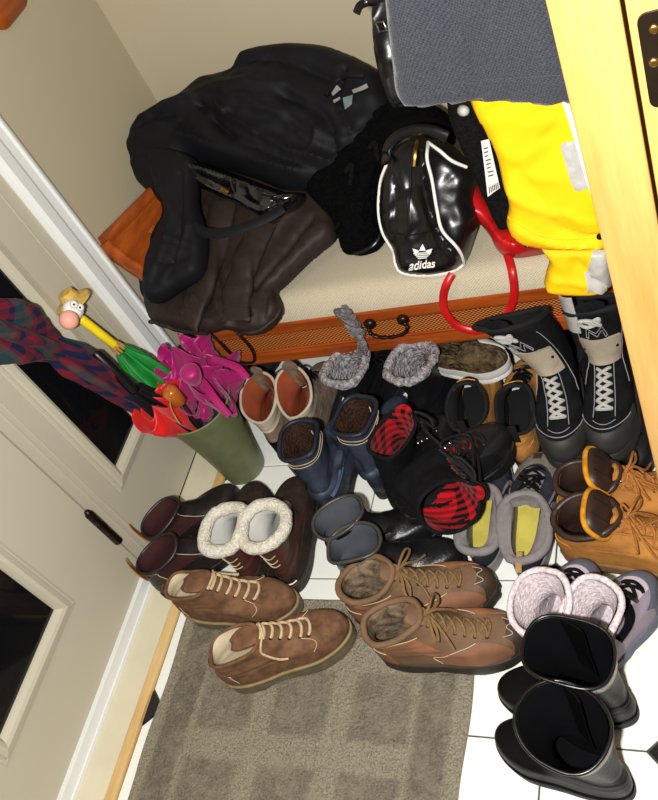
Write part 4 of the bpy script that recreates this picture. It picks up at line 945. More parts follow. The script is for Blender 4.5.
def make_shoe(name, label, cat, opx, zo, yaw, b, spec, group=None, zbase=0.0, rot=None, loc=None):
    """opx: photograph pixel of the middle of the opening, zo its height above the floor"""
    if b.seed in STAND: sx_, sy_, yaw = STAND[b.seed]; loc = (sx_, sy_, zbase if loc is None else loc[2])
    cy, sy = math.cos(math.radians(yaw)), math.sin(math.radians(yaw))
    if loc is None:
        A_ = at(opx, z=b.zo + zbase); yo = b.sway; loc = (A_[0] - cy * b.xo + sy * yo, A_[1] - sy * b.xo - cy * yo, zbase)
    o = thing(name, label, cat, loc, math.radians(yaw), group, rot)
    def add(nm, mb, m, par=o, lab=None):
        x = obj(nm, mb, m, par, world=False)
        if lab: x['label'] = lab
        return x
    up = add('upper', MB().grid(b.shell(), wv=True), spec['upper'])
    md = up.modifiers.new('thick', 'SOLIDIFY'); md.thickness = .003; md.offset = -1
    add('lining', lining_mesh(b, spec.get('lin_e', .005)), spec['lining'])
    add('insole', insole_mesh(b), spec.get('insole', spec['lining']))
    add('sole', sole_mesh(b, spec.get('welt', .004), spec.get('lug', 0), spec.get('arch', .006)), spec['sole'])
    if 'mid' in spec:
        mb_ = MB(); mb_.tube(b.ring(.0, .0035, 64) + np.array([0, 0, .003]), .0035, 8, closed=True); add('welt', mb_, spec['mid'])
    if 'rim' in spec: add('collar', fuzz_rim(b, spec.get('rim_r', .006), amp=spec.get('rim_a', .1), seed=spec.get('seed', 1)), spec['rim'])
    for nm, t0, t1, a0, a1, m, off in spec.get('patches', ()):
        add(nm, b.patch(t0, t1, a0, a1, off), m)
    if 'tongue' in spec:
        t0, ae, ext, curl, m = spec['tongue'][:5]; tg_ = add('tongue', tongue_mesh(b, t0, ae, ext, curl, thick=spec.get('tongue_t', .007)), m)
    if 'lace' in spec:
        t0, t1, n, ae, r, m, bow = spec['lace'][:7]; lm, rows = lace_mesh(b, t0, t1, n, ae, r, bow, spec.get('cross', True), spec.get('seed', 1)); add('lace', lm, m)
        if 'eyelet' in spec: add('eyelets', eyelets(b, rows), spec['eyelet'])['kind'] = 'stuff'
    if 'tab' in spec:
        for tb in spec['tab']: add('pull_tab', tab_mesh(b, *tb[:4]), tb[4])
    for t, m, r in spec.get('rings', ()): add('seam', MB().tube(b.ring(t, .001, 56), r, 6, closed=True), m)
    for pts, m, r in spec.get('stitch', ()):
        c = crom(np.array(pts, float), 40); add('stitching', MB().tube(b.P(c[:, 0], c[:, 1], np.full(40, .0022)), r, 5), m)
    for nm, pts, m, r, fl_ in spec.get('straps', ()):
        c = crom(np.array(pts, float), 40); Pp = b.P(c[:, 0], c[:, 1], np.full(40, .004)); mb_ = MB(); mb_.tube(Pp, r, 8, flat=fl_, up=b.N(c[20, 0], c[20, 1])); add(nm, mb_, m)
    return o, add
PI = math.pi
rub = lambda nm, c: mat(nm, c, rough=.6, var=.2, scale=40, bump=.3, bscale=120, spec=.35)
M_blackr = rub('black_rubber', (20, 20, 21)); M_browr = rub('brown_rubber', (104, 92, 72)); M_dkbr = rub('dark_brown_rubber', (48, 40, 34))
M_suede = suede('brown_suede', (116, 84, 62)); M_cream = mat('cream_leather_lining', (206, 190, 158), rough=.7, var=.1, bump=.2); M_lacec = mat('cream_lace', (200, 176, 138), rough=.85, var=.2, scale=200, bump=.5, bscale=600)
M_eyed = mat('dark_eyelet', (50, 38, 30), rough=.4, metal=.6, bump=0); M_stc = mat('cream_thread', (206, 186, 150), rough=.9, bump=0)
vamp = lambda w: (lambda t: w)
# pair 1: brown suede ankle boots
def suede_spec(seed):
    return dict(upper=M_suede, lining=M_cream, sole=M_browr, rim=M_suede, rim_r=.0038, tongue=(.55, .60, .052, -.5, M_suede), lace=(.54, .96, 7, .44, .0032, M_lacec, 0), eyelet=M_eyed, cross=False, seed=seed, lug=.0, arch=.020, welt=.006,
        mid=rub('tan_welt', (140, 122, 86)), patches=[('heel_counter', .10, .62, PI - .75, PI + .75, M_suede, .0022)], tab=[(.022, .012, PI, .95, M_suede)],
        stitch=[([(.30, 1.15), (.42, .85), (.52, .62), (.60, .50)], M_stc, .0007), ([(.30, -1.15), (.42, -.85), (.52, -.62), (.60, -.50)], M_stc, .0007), ([(.2, PI - .78), (.4, PI - .76), (.6, PI - .8)], M_stc, .0007), ([(.2, PI + .78), (.4, PI + .76), (.6, PI + .8)], M_stc, .0007)])
for opx, yaw, side, lab, sd in (((189, 583), 4, 1, 'brown suede ankle boot with cream laces standing across the rug edge by the door sill', 1), ((234, 646), 29, -1, 'brown suede ankle boot with a loose cream lace standing on the middle of the rug', 2)):
    b = Boot(L=.280, W=.102, zs=.036, H=.132, fu=.020, th=.048, xo=.235, of=.215, ow=.37, side=side, seed=sd, wr=.003)
    o, add = make_shoe('suede_ankle_boot', lab, 'boot', opx, .12, yaw, b, suede_spec(sd), 'brown suede ankle boots', zbase=.0125)
    e_ = b.P(.93, -.40, .004 * .6) if sd == 2 else b.P(.93, .40, .0024)
    sg = -1 if sd == 2 else 1
    c = np.array([b.P(.93, sg * .40, .004), b.P(.90, sg * .75, .006), b.P(.80, sg * 1.1, .005), b.P(.62, sg * 1.25, .005), b.P(.5, sg * 1.3, .005)]); add('loose_lace', MB().tube(crom(c, 30), .0024, 6), M_lacec)
    c = np.array([b.P(.93, -sg * .40, .004), b.P(.97, -sg * .2, .012), b.P(.94, sg * .1, .012), b.P(.88, sg * .5, .006)]); add('loose_lace', MB().tube(crom(c, 24), .0024, 6), M_lacec)

# pair 2: brown hiking boots
M_hike = leather('hiking_brown_leather', (112, 84, 60), rough=.75, bump=.5); M_hike2 = leather('hiking_rust_leather', (138, 92, 64), rough=.75); M_hik3 = leather('hiking_dark_brown', (66, 50, 38), rough=.6)
M_camo = mat('mottled_lining', (150, 128, 102), rough=.9, scale=70, c2=(70, 54, 40), bump=.6, bscale=260); M_laceb = mat('olive_brown_lace', (126, 98, 62), rough=.85, var=.25, scale=200, bump=.5, bscale=600); M_slate = mat('slate_insole', (112, 122, 134), rough=.9, bump=.4)
for opx, yaw, side, lab, sd, L in (((364, 577), 8, 1, 'brown leather hiking boot behind its mate at the top corner of the rug', 3, .295), ((404, 622), 7, -1, 'brown leather hiking boot with rust side patches half on the rug and half on tiles', 4, .285)):
    b = Boot(L=L, W=.106, zs=.03, H=.148, fu=.012, th=.050, xo=.225, of=.20, ow=.40, side=side, seed=sd, wr=.003)
    sp = dict(upper=M_hike, lining=M_camo, insole=M_slate, sole=M_dkbr, lug=.003, welt=.006, arch=.008, rim=M_hike, rim_r=.0065, lin_e=.008, tongue=(.5, .45, .026, -.2, M_hike), lace=(.50, .97, 8, .38, .0028, M_laceb, 1.25), eyelet=M_brass, seed=sd,
        patches=[('toe_guard', .02, .40, lambda t: -.75 + t, lambda t: .75 - t, M_hik3, .0025), ('side_patch', .10, .52, .62, 1.6, M_hike2, .0022), ('side_patch', .10, .52, -1.6, -.62, M_hike2, .0022), ('heel_counter', .08, .55, PI - .85, PI + .85, M_hike2, .0024), ('ankle_patch', .62, .86, 1.2, 2.3, M_hike2, .002), ('ankle_patch', .62, .86, -2.3, -1.2, M_hike2, .002)],
        stitch=[([(.12, s_ * 1.62), (.35, s_ * 1.62), (.53, s_ * 1.2), (.53, s_ * .65)], M_stc, .0008) for s_ in (1, -1)] + [([(.40, -.36), (.34, -.2), (.40, 0), (.34, .2), (.40, .36)], M_stc, .0008), ([(.55, 2.3), (.57, PI), (.55, 4.0)], M_stc, .0008), ([(.88, 1.0), (.88, PI), (.88, 5.2)], M_stc, .0008)])
    make_shoe('hiking_boot', lab, 'boot', opx, .15, yaw, b, sp, 'brown hiking boots', zbase=.0125)

# pair 3: tall black boots
M_blk = mat('black_leather', (13, 13, 14), rough=.42, var=.2, scale=16, bump=.3, bscale=120, spec=.10); M_blkin = mat('black_lining', (9, 9, 13), rough=.95, var=.2, bump=.3, spec=.1); M_zipg = mat('grey_zip_band', (120, 116, 122), rough=.35, var=.25, scale=12, bump=.2)
for opx, yaw, side, lab, sd, zz in (((566, 646), 172, 1, 'tall black leather boot standing open behind its mate on the white tiles', 5, .0), ((563, 720), 163, -1, 'tall black leather boot with open zip standing alone in front on white tiles', 6, .0)):
    b = Boot(L=.236, W=.096, zs=.018, H=.235, fu=.016, th=.044, xo=.30, of=.30, ow=.64, side=side, seed=sd, lean=.0)
    sp = dict(upper=M_blk, lining=M_blkin, sole=M_blackr, rim=M_vinyl, rim_r=.0032, welt=.005, seed=sd,
        patches=[('zip_band', .62, .99, -1.75, -1.35, M_zipg, .002), ('top_band', .945, .985, .6, 3.4, M_zipg, .0015)],
        stitch=[([(.6, -1.8), (.8, -1.8), (.99, -1.8)], M_stc, .0008), ([(.6, -1.3), (.8, -1.3), (.99, -1.3)], M_stc, .0008), ([(.93, -2.8), (.93, -2.2), (.93, -1.9)], M_stc, .0008)], rings=[(.06, M_blk, .003), (.975, M_stc, .0007)])
    o, add = make_shoe('tall_boot', lab, 'boot', opx, .33, yaw, b, sp, 'tall black boots')
    # opened zip flap leaning into the shaft
    G = np.array([[b.P(t, -1.35 - .5 * f, -.02 * f - .004) for f in np.linspace(0, 1, 6)] for t in np.linspace(.80, 1, 10)]); G[:, :, 2] += .012 * np.linspace(0, 1, 6)[None] * np.linspace(0, 1, 10)[:, None]
    add('zip_flap', MB().slab(G, G + np.array([.002, .002, 0])), M_blk)

# pair 4: lilac winter boots
M_lil = mat('lilac_nylon', (146, 132, 146), rough=.7, var=.15, bump=.3); M_whfl = fleece('white_fleece_lilac', (226, 214, 216), (188, 174, 180), 200, .002); M_gtoe = rub('slate_rubber_toe', (92, 98, 110))
M_pink2 = mat('pale_lilac_panel', (190, 176, 186), rough=.6, var=.1, bump=.2)
for opx, yaw, side, lab, sd in (((536, 594), 66, 1, 'lilac winter boot with white fleece lining beside the hiking boot toe', 7), ((588, 608), 62, -1, 'lilac winter boot with white fleece lining behind the tall black boot', 8)):
    b = Boot(L=.212, W=.094, zs=.026, H=.160, fu=.03, th=.048, xo=.27, of=.275, ow=.53, side=side, seed=sd)
    sp = dict(upper=M_lil, lining=M_whfl, sole=M_gtoe, rim=M_whfl, rim_r=.006, lin_e=.008, welt=.006, seed=sd, lug=.002, patches=[('toe_cap', .0, .42, -1.15, 1.15, M_gtoe, .003), ('vamp_panel', .44, .66, -.55, .55, M_pink2, .003), ('heel_counter', .02, .40, PI - .9, PI + .9, M_gtoe, .0025)],
        lace=(.50, .80, 4, .50, .0035, M_blackp, .8), straps=[('strap', [(.70, -1.6), (.72, -.8), (.74, 0), (.72, .8), (.70, 1.6)], M_blkin, .010, .3)], rings=[(.97, M_lil, .004)])
    make_shoe('fleece_winter_boot', lab, 'boot', opx, .2, yaw, b, sp, 'lilac winter boots')

# pair 5: tan work boots
M_tan = suede('tan_nubuck', (182, 124, 62), var=.15); M_dkcol = leather('dark_brown_collar', (54, 36, 30), rough=.45); M_tanl = mat('tan_lace', (172, 110, 50), rough=.8, var=.25, scale=200, bump=.5, bscale=500); M_tansole = rub('tan_sole', (120, 88, 52)); M_mustard = suede('mustard_tongue_edge', (206, 140, 34))
for opx, yaw, side, lab, sd in (((588, 478), 4, 1, 'tan nubuck work boot with padded brown collar below the black winter boots', 9), ((584, 524), -4, -1, 'tan nubuck work boot with tangled tan laces behind the lilac boots', 10)):
    b = Boot(L=.28, W=.100, zs=.03, H=.140, fu=.016, th=.052, xo=.235, of=.22, ow=.43, side=side, seed=sd)
    sp = dict(upper=M_tan, lining=M_dkcol, sole=M_tansole, rim=M_dkcol, rim_r=.0065, lin_e=.008, lug=.002, welt=.006, seed=sd, tongue=(.52, .42, .012, 0, M_tan), lace=(.50, .93, 7, .42, .0026, M_tanl, 1.3), eyelet=M_steel,
        patches=[('toe_cap', .03, .42, -.8, .8, M_tan, .0018), ('heel_counter', .06, .56, PI - .8, PI + .8, M_tan, .0024), ('eyestay', .50, .96, .36, .85, M_tan, .0024), ('eyestay', .50, .96, -.85, -.36, M_tan, .0024)],
        stitch=[([(.44, .8), (.42, .4), (.42, -.4), (.44, -.8)], M_stc, .0008)])
    o, add = make_shoe('work_boot', lab, 'boot', opx, .15, yaw, b, sp, 'tan work boots')
    pf = b.P(1.0, 0.0) + np.array([-.020, 0, -.012]); A_ = np.linspace(0, 2 * PI, 36, endpoint=False); hw_, hh_ = .046, .036; tl_ = np.array([-.55, 0, .83])
    def padring(k_, o_): return pf + np.array([0, 1.0, 0]) * (hw_ * k_ * np.sign(np.cos(A_)) * np.abs(np.cos(A_)) ** .7)[:, None] + tl_ * ((hh_ * k_ * np.sign(np.sin(A_)) * np.abs(np.sin(A_)) ** .7) + .026)[:, None] + np.array([.83, 0, .55]) * o_
    mb = MB().grid([padring(.3, .012), padring(.7, .011), padring(.93, .007), padring(1.0, 0), padring(.9, -.004), padring(.3, -.005)], wv=True); mb.f.append(tuple(range(35, -1, -1))); mb.f.append(tuple(len(mb.v) - 36 + i for i in range(36)))
    pd = add('padded_tongue', mb, M_dkcol); add('tongue_edge', MB().tube(padring(1.0, -.003), .0055, 8, closed=True), M_mustard, pd)
    for yy in (-.016, .016): add('quilt_seam', MB().tube([pf + np.array([.83, 0, .55]) * .0115 + np.array([0, yy, 0]) + tl_ * (q + .026) for q in np.linspace(-.028, .028, 8)], .0012, 5), M_blackr, pd)
    rnd = random.Random(sd); c = [b.P(.9, .3, .01)]
    for q in range(14): c.append(b.P(rnd.uniform(.55, .95), rnd.uniform(-.7, .7), rnd.uniform(.006, .016)))
    add('tangled_lace', MB().tube(crom(np.array(c), 130), .0022, 6), M_tanl)

# pair 6: grey trainers
M_navy = suede('dark_navy_suede', (46, 48, 58)); M_gcol = mat('grey_mesh_collar', (128, 122, 122), rough=.9, var=.12, scale=80, bump=.5, bscale=500); M_yel2 = mat('yellow_insole', (198, 184, 84), rough=.85, var=.15, scale=20, bump=.3); M_taupe = suede('taupe_toe_suede', (126, 116, 104)); M_gsole = rub('grey_sole', (120, 116, 112)); M_tantab = mat('tan_tab', (170, 132, 84), rough=.8, bump=.2)
for opx, yaw, side, lab, sd in (((524, 522), 88, -1, 'grey and navy trainer with a yellow insole between the work boots and its mate', 11), ((482, 514), 86, 1, 'grey and navy trainer half under the plaid lined boot', 12)):
    b = Boot(L=.275, W=.102, zs=.028, H=.085, fu=.016, th=.046, ow=.49, low=True, side=side, seed=sd)
    sp = dict(upper=M_navy, lining=M_gcol, insole=M_yel2, sole=M_gsole, rim=M_gcol, rim_r=.009, lin_e=.010, lug=.0015, welt=.005, seed=sd, tongue=(.62, .55, .028, .1, M_gcol), tongue_t=.012, lace=(.60, .92, 5, .5, .0028, M_blackp, .6),
        patches=[('toe_cap', .02, .55, -.95, .95, M_taupe, .0025), ('toe_logo', .40, .50, -.16, .16, M_hik3, .0035)] + [('side_stripe', .10 + .0 * q, .75, sg * (1.3 + .22 * q) - .04, sg * (1.3 + .22 * q) + .04, M_gcol, .0025) for q in range(4) for sg in (-1, 1)], tab=[(.04, .013, PI, .85, M_tantab)])
    make_shoe('trainer', lab, 'shoe', opx, .1, yaw, b, sp, 'grey and navy trainers')

# pair 7: brown boots with white fleece
M_brn = leather('chestnut_leather', (72, 40, 32), rough=.5); M_dksu = suede('espresso_suede', (52, 42, 36)); M_sherpa = fleece('white_sherpa', (226, 222, 208), (190, 184, 168), 240, .003); M_whcl = mat('white_lining', (214, 214, 208), rough=.8, var=.05, bump=.2)
for opx, yaw, side, lab, sd in (((219, 530), 112, 1, 'brown boot with a thick white fleece collar next to the oily black boots', 13), ((261, 527), 108, -1, 'brown boot with a thick white fleece collar and grey top line', 14)):
    b = Boot(L=.265, W=.100, zs=.028, H=.185, fu=.006, th=.050, xo=.215, of=.20, ow=.48, side=side, seed=sd)
    sp = dict(upper=M_brn, lining=M_whcl, sole=M_dkbr, rim=M_sherpa, rim_r=.0145, rim_a=.12, lin_e=.008, welt=.007, seed=sd, patches=[('foxing', .0, .36, 0, 2 * PI - .001, M_dksu, .003), ('toe_cap', .0, .62, -1.1, 1.1, M_dksu, .004)],
        stitch=[([(.75 + .05 * q, PI - .8 - .1 * q), (.72 + .05 * q, PI - .3), (.75 + .05 * q, PI + .2)], M_stc, .0012) for q in range(3)], straps=[('top_line', [(.90, 1.1), (.78, .75), (.66, .6), (.60, 0), (.66, -.6), (.78, -.75), (.90, -1.1)], M_gcol, .004, .8)])
    o, add = make_shoe('fleece_boot', lab, 'boot', opx, .2, yaw, b, sp, 'brown fleece collared boots')
    p = b.P(.14, PI - .35, .003); q = b.P(.14, PI + .35, .003); c = b.P(np.full(12, .14), np.linspace(PI - .35, PI + .35, 12), np.full(12, .0032)); add('heel_mark', MB().tube(c, .0016, 6), M_whitepipe)

# pair 8: black ankle boots with grey lining
M_blk2 = leather('black_soft_leather', (24, 24, 25), rough=.36, bump=.6); M_glin = mat('grey_cloth_lining', (76, 80, 88), rough=.8, var=.12, bump=.2); M_rimg = leather('worn_dark_rim', (60, 58, 52), rough=.4)
for opx, yaw, side, lab, sd in (((338, 512), 40, 1, 'black leather ankle boot with grey lining below the denim blue boots', 15), ((362, 540), 22, -1, 'black leather ankle boot with grey lining beside the hiking boot', 16)):
    b = Boot(L=.252, W=.092, zs=.024, H=.175, fu=.004, th=.046, xo=.25, of=.23, ow=.49, side=side, seed=sd, wr=.004)
    sp = dict(upper=M_blk2, lining=M_glin, sole=M_blackr, rim=M_rimg, rim_r=.004, welt=.005, seed=sd, patches=[('elastic_gusset', .68, .97, 1.25, 1.85, M_blkin, .001), ('elastic_gusset', .68, .97, -1.85, -1.25, M_blkin, .001)])
    make_shoe('black_ankle_boot', lab, 'boot', opx, .2, yaw, b, sp, 'black ankle boots with grey lining')

# pair 9: dark leather work boots with tan pull tabs
M_oil = leather('oiled_black_brown_leather', (34, 28, 28), rough=.4); M_burg = mat('burgundy_elastic', (54, 20, 19), rough=.85, var=.15, scale=60, bump=.5, bscale=400); M_tanp = leather('tan_pull_tab', (178, 112, 48), rough=.5)
for opx, yaw, side, lab, sd in (((160, 537), -8, -1, 'oily black pull-on boot with burgundy elastic and tan tabs against the door', 17), ((172, 504), 22, 1, 'oily black pull-on boot with tan tabs behind its mate by the umbrella stand', 18)):
    b = Boot(L=.236, W=.088, zs=.024, H=.130, fu=.014, th=.044, xo=.24, of=.24, ow=.44, side=side, seed=sd)
    sp = dict(upper=M_oil, lining=M_burg, sole=M_blackr, rim=M_oil, rim_r=.004, welt=.005, seed=sd, tab=[(.085, .020, PI, 1.0, M_tanp)], patches=[('elastic_gusset', .60, .99, 1.1, 2.0, M_burg, .0015), ('elastic_gusset', .60, .99, -2.0, -1.1, M_burg, .0015)],
        stitch=[([(.58, s_ * 1.05), (.80, s_ * 1.02), (.99, s_ * 1.0)], M_stc, .0009) for s_ in (1, -1)] + [([(.58, s_ * 2.05), (.80, s_ * 2.08), (.99, s_ * 2.1)], M_stc, .0009) for s_ in (1, -1)])
    make_shoe('pull_on_boot', lab, 'boot', opx, .12, yaw, b, sp, 'oily black pull-on boots')

# pair 10: denim blue boots with brown fur lining
M_den = mat('denim_blue_leather', (64, 72, 90), rough=.5, var=.4, scale=18, bump=.6, bscale=60, spec=.4, c2=(26, 31, 40)); M_bfur = fleece('brown_fur_lining', (74, 50, 40), (40, 26, 22), 220, .003); M_dend = mat('dark_denim', (26, 32, 46), rough=.5, bump=.3); M_lden = mat('light_denim', (86, 106, 142), rough=.55, var=.25, bump=.4)
for opx, yaw, side, lab, sd in (((300, 432), 92, 1, 'denim blue boot with brown fur lining nearest the umbrella stand', 19), ((354, 409), 88, -1, 'denim blue boot with brown fur lining beside the plaid lined boot', 20)):
    b = Boot(L=.252, W=.096, zs=.026, H=.235, fu=.0, th=.050, xo=.24, of=.215, ow=.52, side=side, seed=sd, wr=.006)
    sp = dict(upper=M_den, lining=M_bfur, sole=M_blackr, rim=M_dend, rim_r=.0055, lin_e=.008, welt=.006, seed=sd, patches=[('heel_counter', .02, .40, PI - 1.2, PI + 1.2, M_dend, .0025), ('side_panel', .42, .60, PI + .6, PI + 1.5, M_lden, .0022), ('side_panel', .42, .60, PI - 1.5, PI - .6, M_lden, .0022)], rings=[(.93, M_stc, .0008), (.955, M_stc, .0008)],
        straps=[('ankle_strap', [(.64, PI - 2), (.66, PI - 1), (.66, PI), (.66, PI + 1), (.64, PI + 2)], M_den, .010, .3)])
    o, add = make_shoe('denim_boot', lab, 'boot', opx, .3, yaw, b, sp, 'denim blue boots')
    add('buckle', MB().tube(b.P(np.array([.63, .69, .69, .63]), np.array([PI - 1.15, PI - 1.15, PI - .9, PI - .9]) + (0 if side > 0 else 2.0), np.full(4, .008)), .0025, 6, closed=True), M_black_m)
    add('lining_label', MB().slab(*[np.array([[b.P(.97, 5.35, -.016 + o_), b.P(.97, 5.6, -.016 + o_)], [b.P(.90, 5.4, -.016 + o_), b.P(.90, 5.5, -.016 + o_)]]) for o_ in (0, .002)]), M_refl)

# pair 11: taupe boots with rust lining
M_rust = mat('rust_felt_lining', (158, 78, 50), rough=.95, var=.15, scale=30, bump=.3, bscale=300, spec=.1); M_tau2 = suede('taupe_suede', (126, 108, 92)); M_bone = mat('bone_collar', (186, 174, 154), rough=.6, var=.12, bump=.3)
for opx, yaw, side, lab, sd in (((259, 396), 98, 1, 'taupe boot with rust felt lining right beside the umbrella stand', 21), ((296, 392), 96, -1, 'taupe boot with rust felt lining and a small white label inside', 22)):
    b = Boot(L=.252, W=.094, zs=.026, H=.140, fu=.060, th=.048, xo=.245, of=.225, ow=.47, side=side, seed=sd)
    sp = dict(upper=M_tau2, lining=M_rust, sole=M_blackr, welt=.006, seed=sd, rim=M_bone, rim_r=.004, lin_e=.004, patches=[('collar_band', .80, .99, PI - 1.9, PI + 1.9, M_bone, .003), ('heel_counter', .02, .42, PI - .9, PI + .9, M_blkin, .0025)], tongue=(.55, .4, .02, .1, M_tau2), lace=(.55, .95, 6, .42, .0028, M_blackp, .7))
    o, add = make_shoe('felt_lined_boot', lab, 'boot', opx, .18, yaw, b, sp, 'taupe boots with rust lining')
    if sd == 22:
        c = b.P(.80, 0.25, -.009); n = -b.N(.80, .25); u_ = nrm(np.cross(n, [0, 0, 1])); v_ = np.cross(n, u_); G = [[c + n * .001 + u_ * i * .006 + v_ * j * .007 for j in (-1, 1)] for i in (-1, 1)]; add('white_label', MB().slab(G, np.array(G) - n * .001), M_paper)

# pair 12: black boots with grey fur
M_gfur = fleece('grey_fur', (176, 172, 174), (104, 100, 106), 150, .006); M_blk3 = mat('black_nylon_boot', (20, 20, 22), rough=.5, var=.2, bump=.4)
for opx, yaw, side, lab, sd, sw in (((349, 374), 76, 1, 'black boot with fluffy grey fur collar beneath the scarf tassel', 23, .02), ((402, 371), 78, -1, 'black boot with fluffy grey fur collar under the bench handle', 24, .0)):
    b = Boot(L=.252, W=.094, zs=.026, H=.205, fu=.0, th=.048, xo=.20, of=.22, ow=.56, side=side, seed=sd, wr=.003)
    sp = dict(upper=M_blk3, lining=M_gfur, sole=M_blackr, rim=M_gfur, rim_r=.011, rim_a=.3, lin_e=.008, seed=sd, straps=[('strap', [(.66, PI - 2), (.68, PI), (.66, PI + 2)], M_blkin, .009, .3)], patches=[('heel_counter', .02, .42, PI - 1.0, PI + 1.0, M_blackr, .0025)], lace=(.5, .8, 4, .45, .003, M_blackp, 0))
    make_shoe('fur_collar_boot', lab, 'boot', opx, .21, yaw, b, sp, 'black boots with grey fur collars')

# pair 13: wheat boots with black lining
M_wheat = suede('wheat_nubuck', (178, 126, 64), var=.2); M_blin = mat('black_cloth_lining', (14, 14, 17), rough=.85, var=.2, bump=.3); M_ytab = mat('amber_tongue_edge', (214, 150, 30), rough=.6, var=.1, bump=.2)
for opx, yaw, side, lab, sd in (((459, 408), 93, 1, 'wheat nubuck boot with black lining next to the black fur collared boot', 25), ((515, 411), 91, -1, 'wheat nubuck boot with black lining next to the black winter boots', 26)):
    b = Boot(L=.27, W=.104, zs=.028, H=.125, fu=.028, th=.050, xo=.235, of=.215, ow=.40, side=side, seed=sd)
    sp = dict(upper=M_wheat, lining=M_blin, sole=M_blackr, rim=M_blin, rim_r=.0045, lin_e=.005, welt=.006, seed=sd, tongue=(.55, .5, .02, .0, M_blin), patches=[('tongue_edge', .90, 1.0, -.42, .42, M_ytab, .006), ('heel_counter', .05, .5, PI - .8, PI + .8, M_wheat, .002)], tab=[(.085, .016, PI, .96, M_blin)], lace=(.5, .9, 5, .5, .0028, M_blackp, 0))
    o, add = make_shoe('wheat_boot', lab, 'boot', opx, .14, yaw, b, sp, 'wheat boots with black lining')
    for q in range(2):
        c = b.P(np.full(14, .91 - .03 * q), np.linspace(-.22, .25 - .1 * q, 14), np.full(14, -.0105)); c[:, 2] += .003 * np.sin(np.arange(14) * 1.8); add('woven_label', MB().tube(c, .0012, 5), M_whitepipe)

# black low shoes that the winter boots stand on
M_sil = mat('silver_trim', (150, 150, 150), rough=.4, bump=.1)
for opx, yaw, side, lab, sd in (((545, 398), -80, 1, 'black shoe under the black winter boot beside the wheat boot', 27), ((622, 398), -76, -1, 'black shoe with a pale side stripe under the winter boot by the oak frame', 28)):
    b = Boot(L=.245, W=.087, zs=.026, H=.074, fu=.008, th=.042, ow=.38, low=True, side=side, seed=sd)
    sp = dict(upper=M_blk3, lining=M_blin, sole=M_blackr, rim=M_blin, rim_r=.006, lin_e=.008, lug=.0015, seed=sd, tongue=(.62, .5, .012, .0, M_blin), lace=(.60, .9, 4, .5, .0026, M_blackp, 0), patches=[('toe_cap', .02, .4, -.9, .9, M_blackr, .0022)], straps=[('side_stripe', [(.12, 1.0), (.35, 1.25), (.6, 1.5)], M_sil, .0015, 1)])
    make_shoe('black_low_shoe', lab, 'shoe', opx, .08, yaw, b, sp, 'black low shoes')

# pair 14: tall black winter boots with a stone panel
M_bsu = suede('black_suede', (22, 22, 25)); M_stone = suede('stone_suede_panel', (164, 152, 134), var=.12); M_glace = mat('pale_grey_lace', (176, 174, 170), rough=.8, var=.15, scale=200, bump=.5, bscale=500); M_thr = mat('grey_thread', (150, 150, 152), rough=.9, bump=0); M_toegr = rub('charcoal_toe_rubber', (50, 49, 48))
for opx, yaw, side, lab, sd, sw in (((534, 318), -68, 1, 'black suede winter boot with stone panel tilted against the rattan bench front', 29, -.038), ((606, 303), -88, -1, 'black suede winter boot with stone panel upright below the yellow trousers', 30, .0)):
    b = Boot(L=.275, W=.104, zs=.034, H=.225, fu=.075, th=.056, xo=.30, of=.21, ow=.60, side=side, seed=sd, sway=sw)
    sp = dict(upper=M_bsu, lining=M_blin, sole=M_toegr, rim=M_blin, rim_r=.006, lin_e=.008, lug=.002, welt=.006, seed=sd, tongue=(.45, .36, .025, -.1, M_bsu), lace=(.46, .72, 6, .30, .0036, M_glace, 0), patches=[('toe_cap', .0, .30, -1.2, 1.2, M_toegr, .0035), ('stone_panel', .745, .86, -.85, .85, M_stone, .0055)],
        stitch=[([(.30, -1.0), (.33, -.4), (.33, .4), (.30, 1.0)], M_thr, .001), ([(.40, .42), (.60, .45), (.75, .5)], M_thr, .0008), ([(.40, -.42), (.60, -.45), (.75, -.5)], M_thr, .0008), ([(.38, .42), (.37, 0), (.38, -.42)], M_thr, .0008), ([(.5, 1.2), (.7, 1.1), (.95, .9)], M_thr, .0008), ([(.5, -1.2), (.7, -1.1), (.95, -.9)], M_thr, .0008)])
    o, add = make_shoe('winter_boot', lab, 'boot', opx, .36, yaw, b, sp, 'black winter boots with stone panels', zbase=.088)
    def on(tt, aa, off=.0065): return b.P(np.array(tt), np.array(aa), np.full(len(tt), off))
    mb = MB(); m_ = [(.885, .34), (.935, .22), (.90, .02), (.935, -.18), (.885, -.30), (.875, -.24), (.915, -.15), (.88, .03), (.915, .20), (.875, .28)]
    c = np.array(m_ + m_[:1]); cc_ = np.concatenate([c[i] + (c[i + 1] - c[i]) * np.linspace(0, 1, 6)[:-1, None] for i in range(len(c) - 1)]); mb.tube(on(cc_[:, 0], cc_[:, 1], .008), .0009, 5, closed=True); add('stitched_letter', mb, M_thr)
    th_ = np.linspace(0, 12, 50); add('lace_knot', MB().tube(on(.965 + .018 * np.sin(th_ * 1.3), .25 * np.sin(th_ * .9) - .05, .010), .0036, 6), M_glace)
    for sg in (-1, 1): add('rivet', MB().lathe([(.004, -.001), (.003, .002), (.001, .0025)], b.P(.82, sg * .66, .005), b.N(.82, sg * .66), 8), M_black_m)
    if sd == 30:
        G = np.array([[b.P(1, a_, .004) + np.array([.012, 0, 1]) * h_ for h_ in np.linspace(-.05, .045, 8)] for a_ in np.linspace(-1.35, -.35, 8)]); add('grey_flap', MB().slab(G, G - np.array([.004, 0, 0])), M_refl)

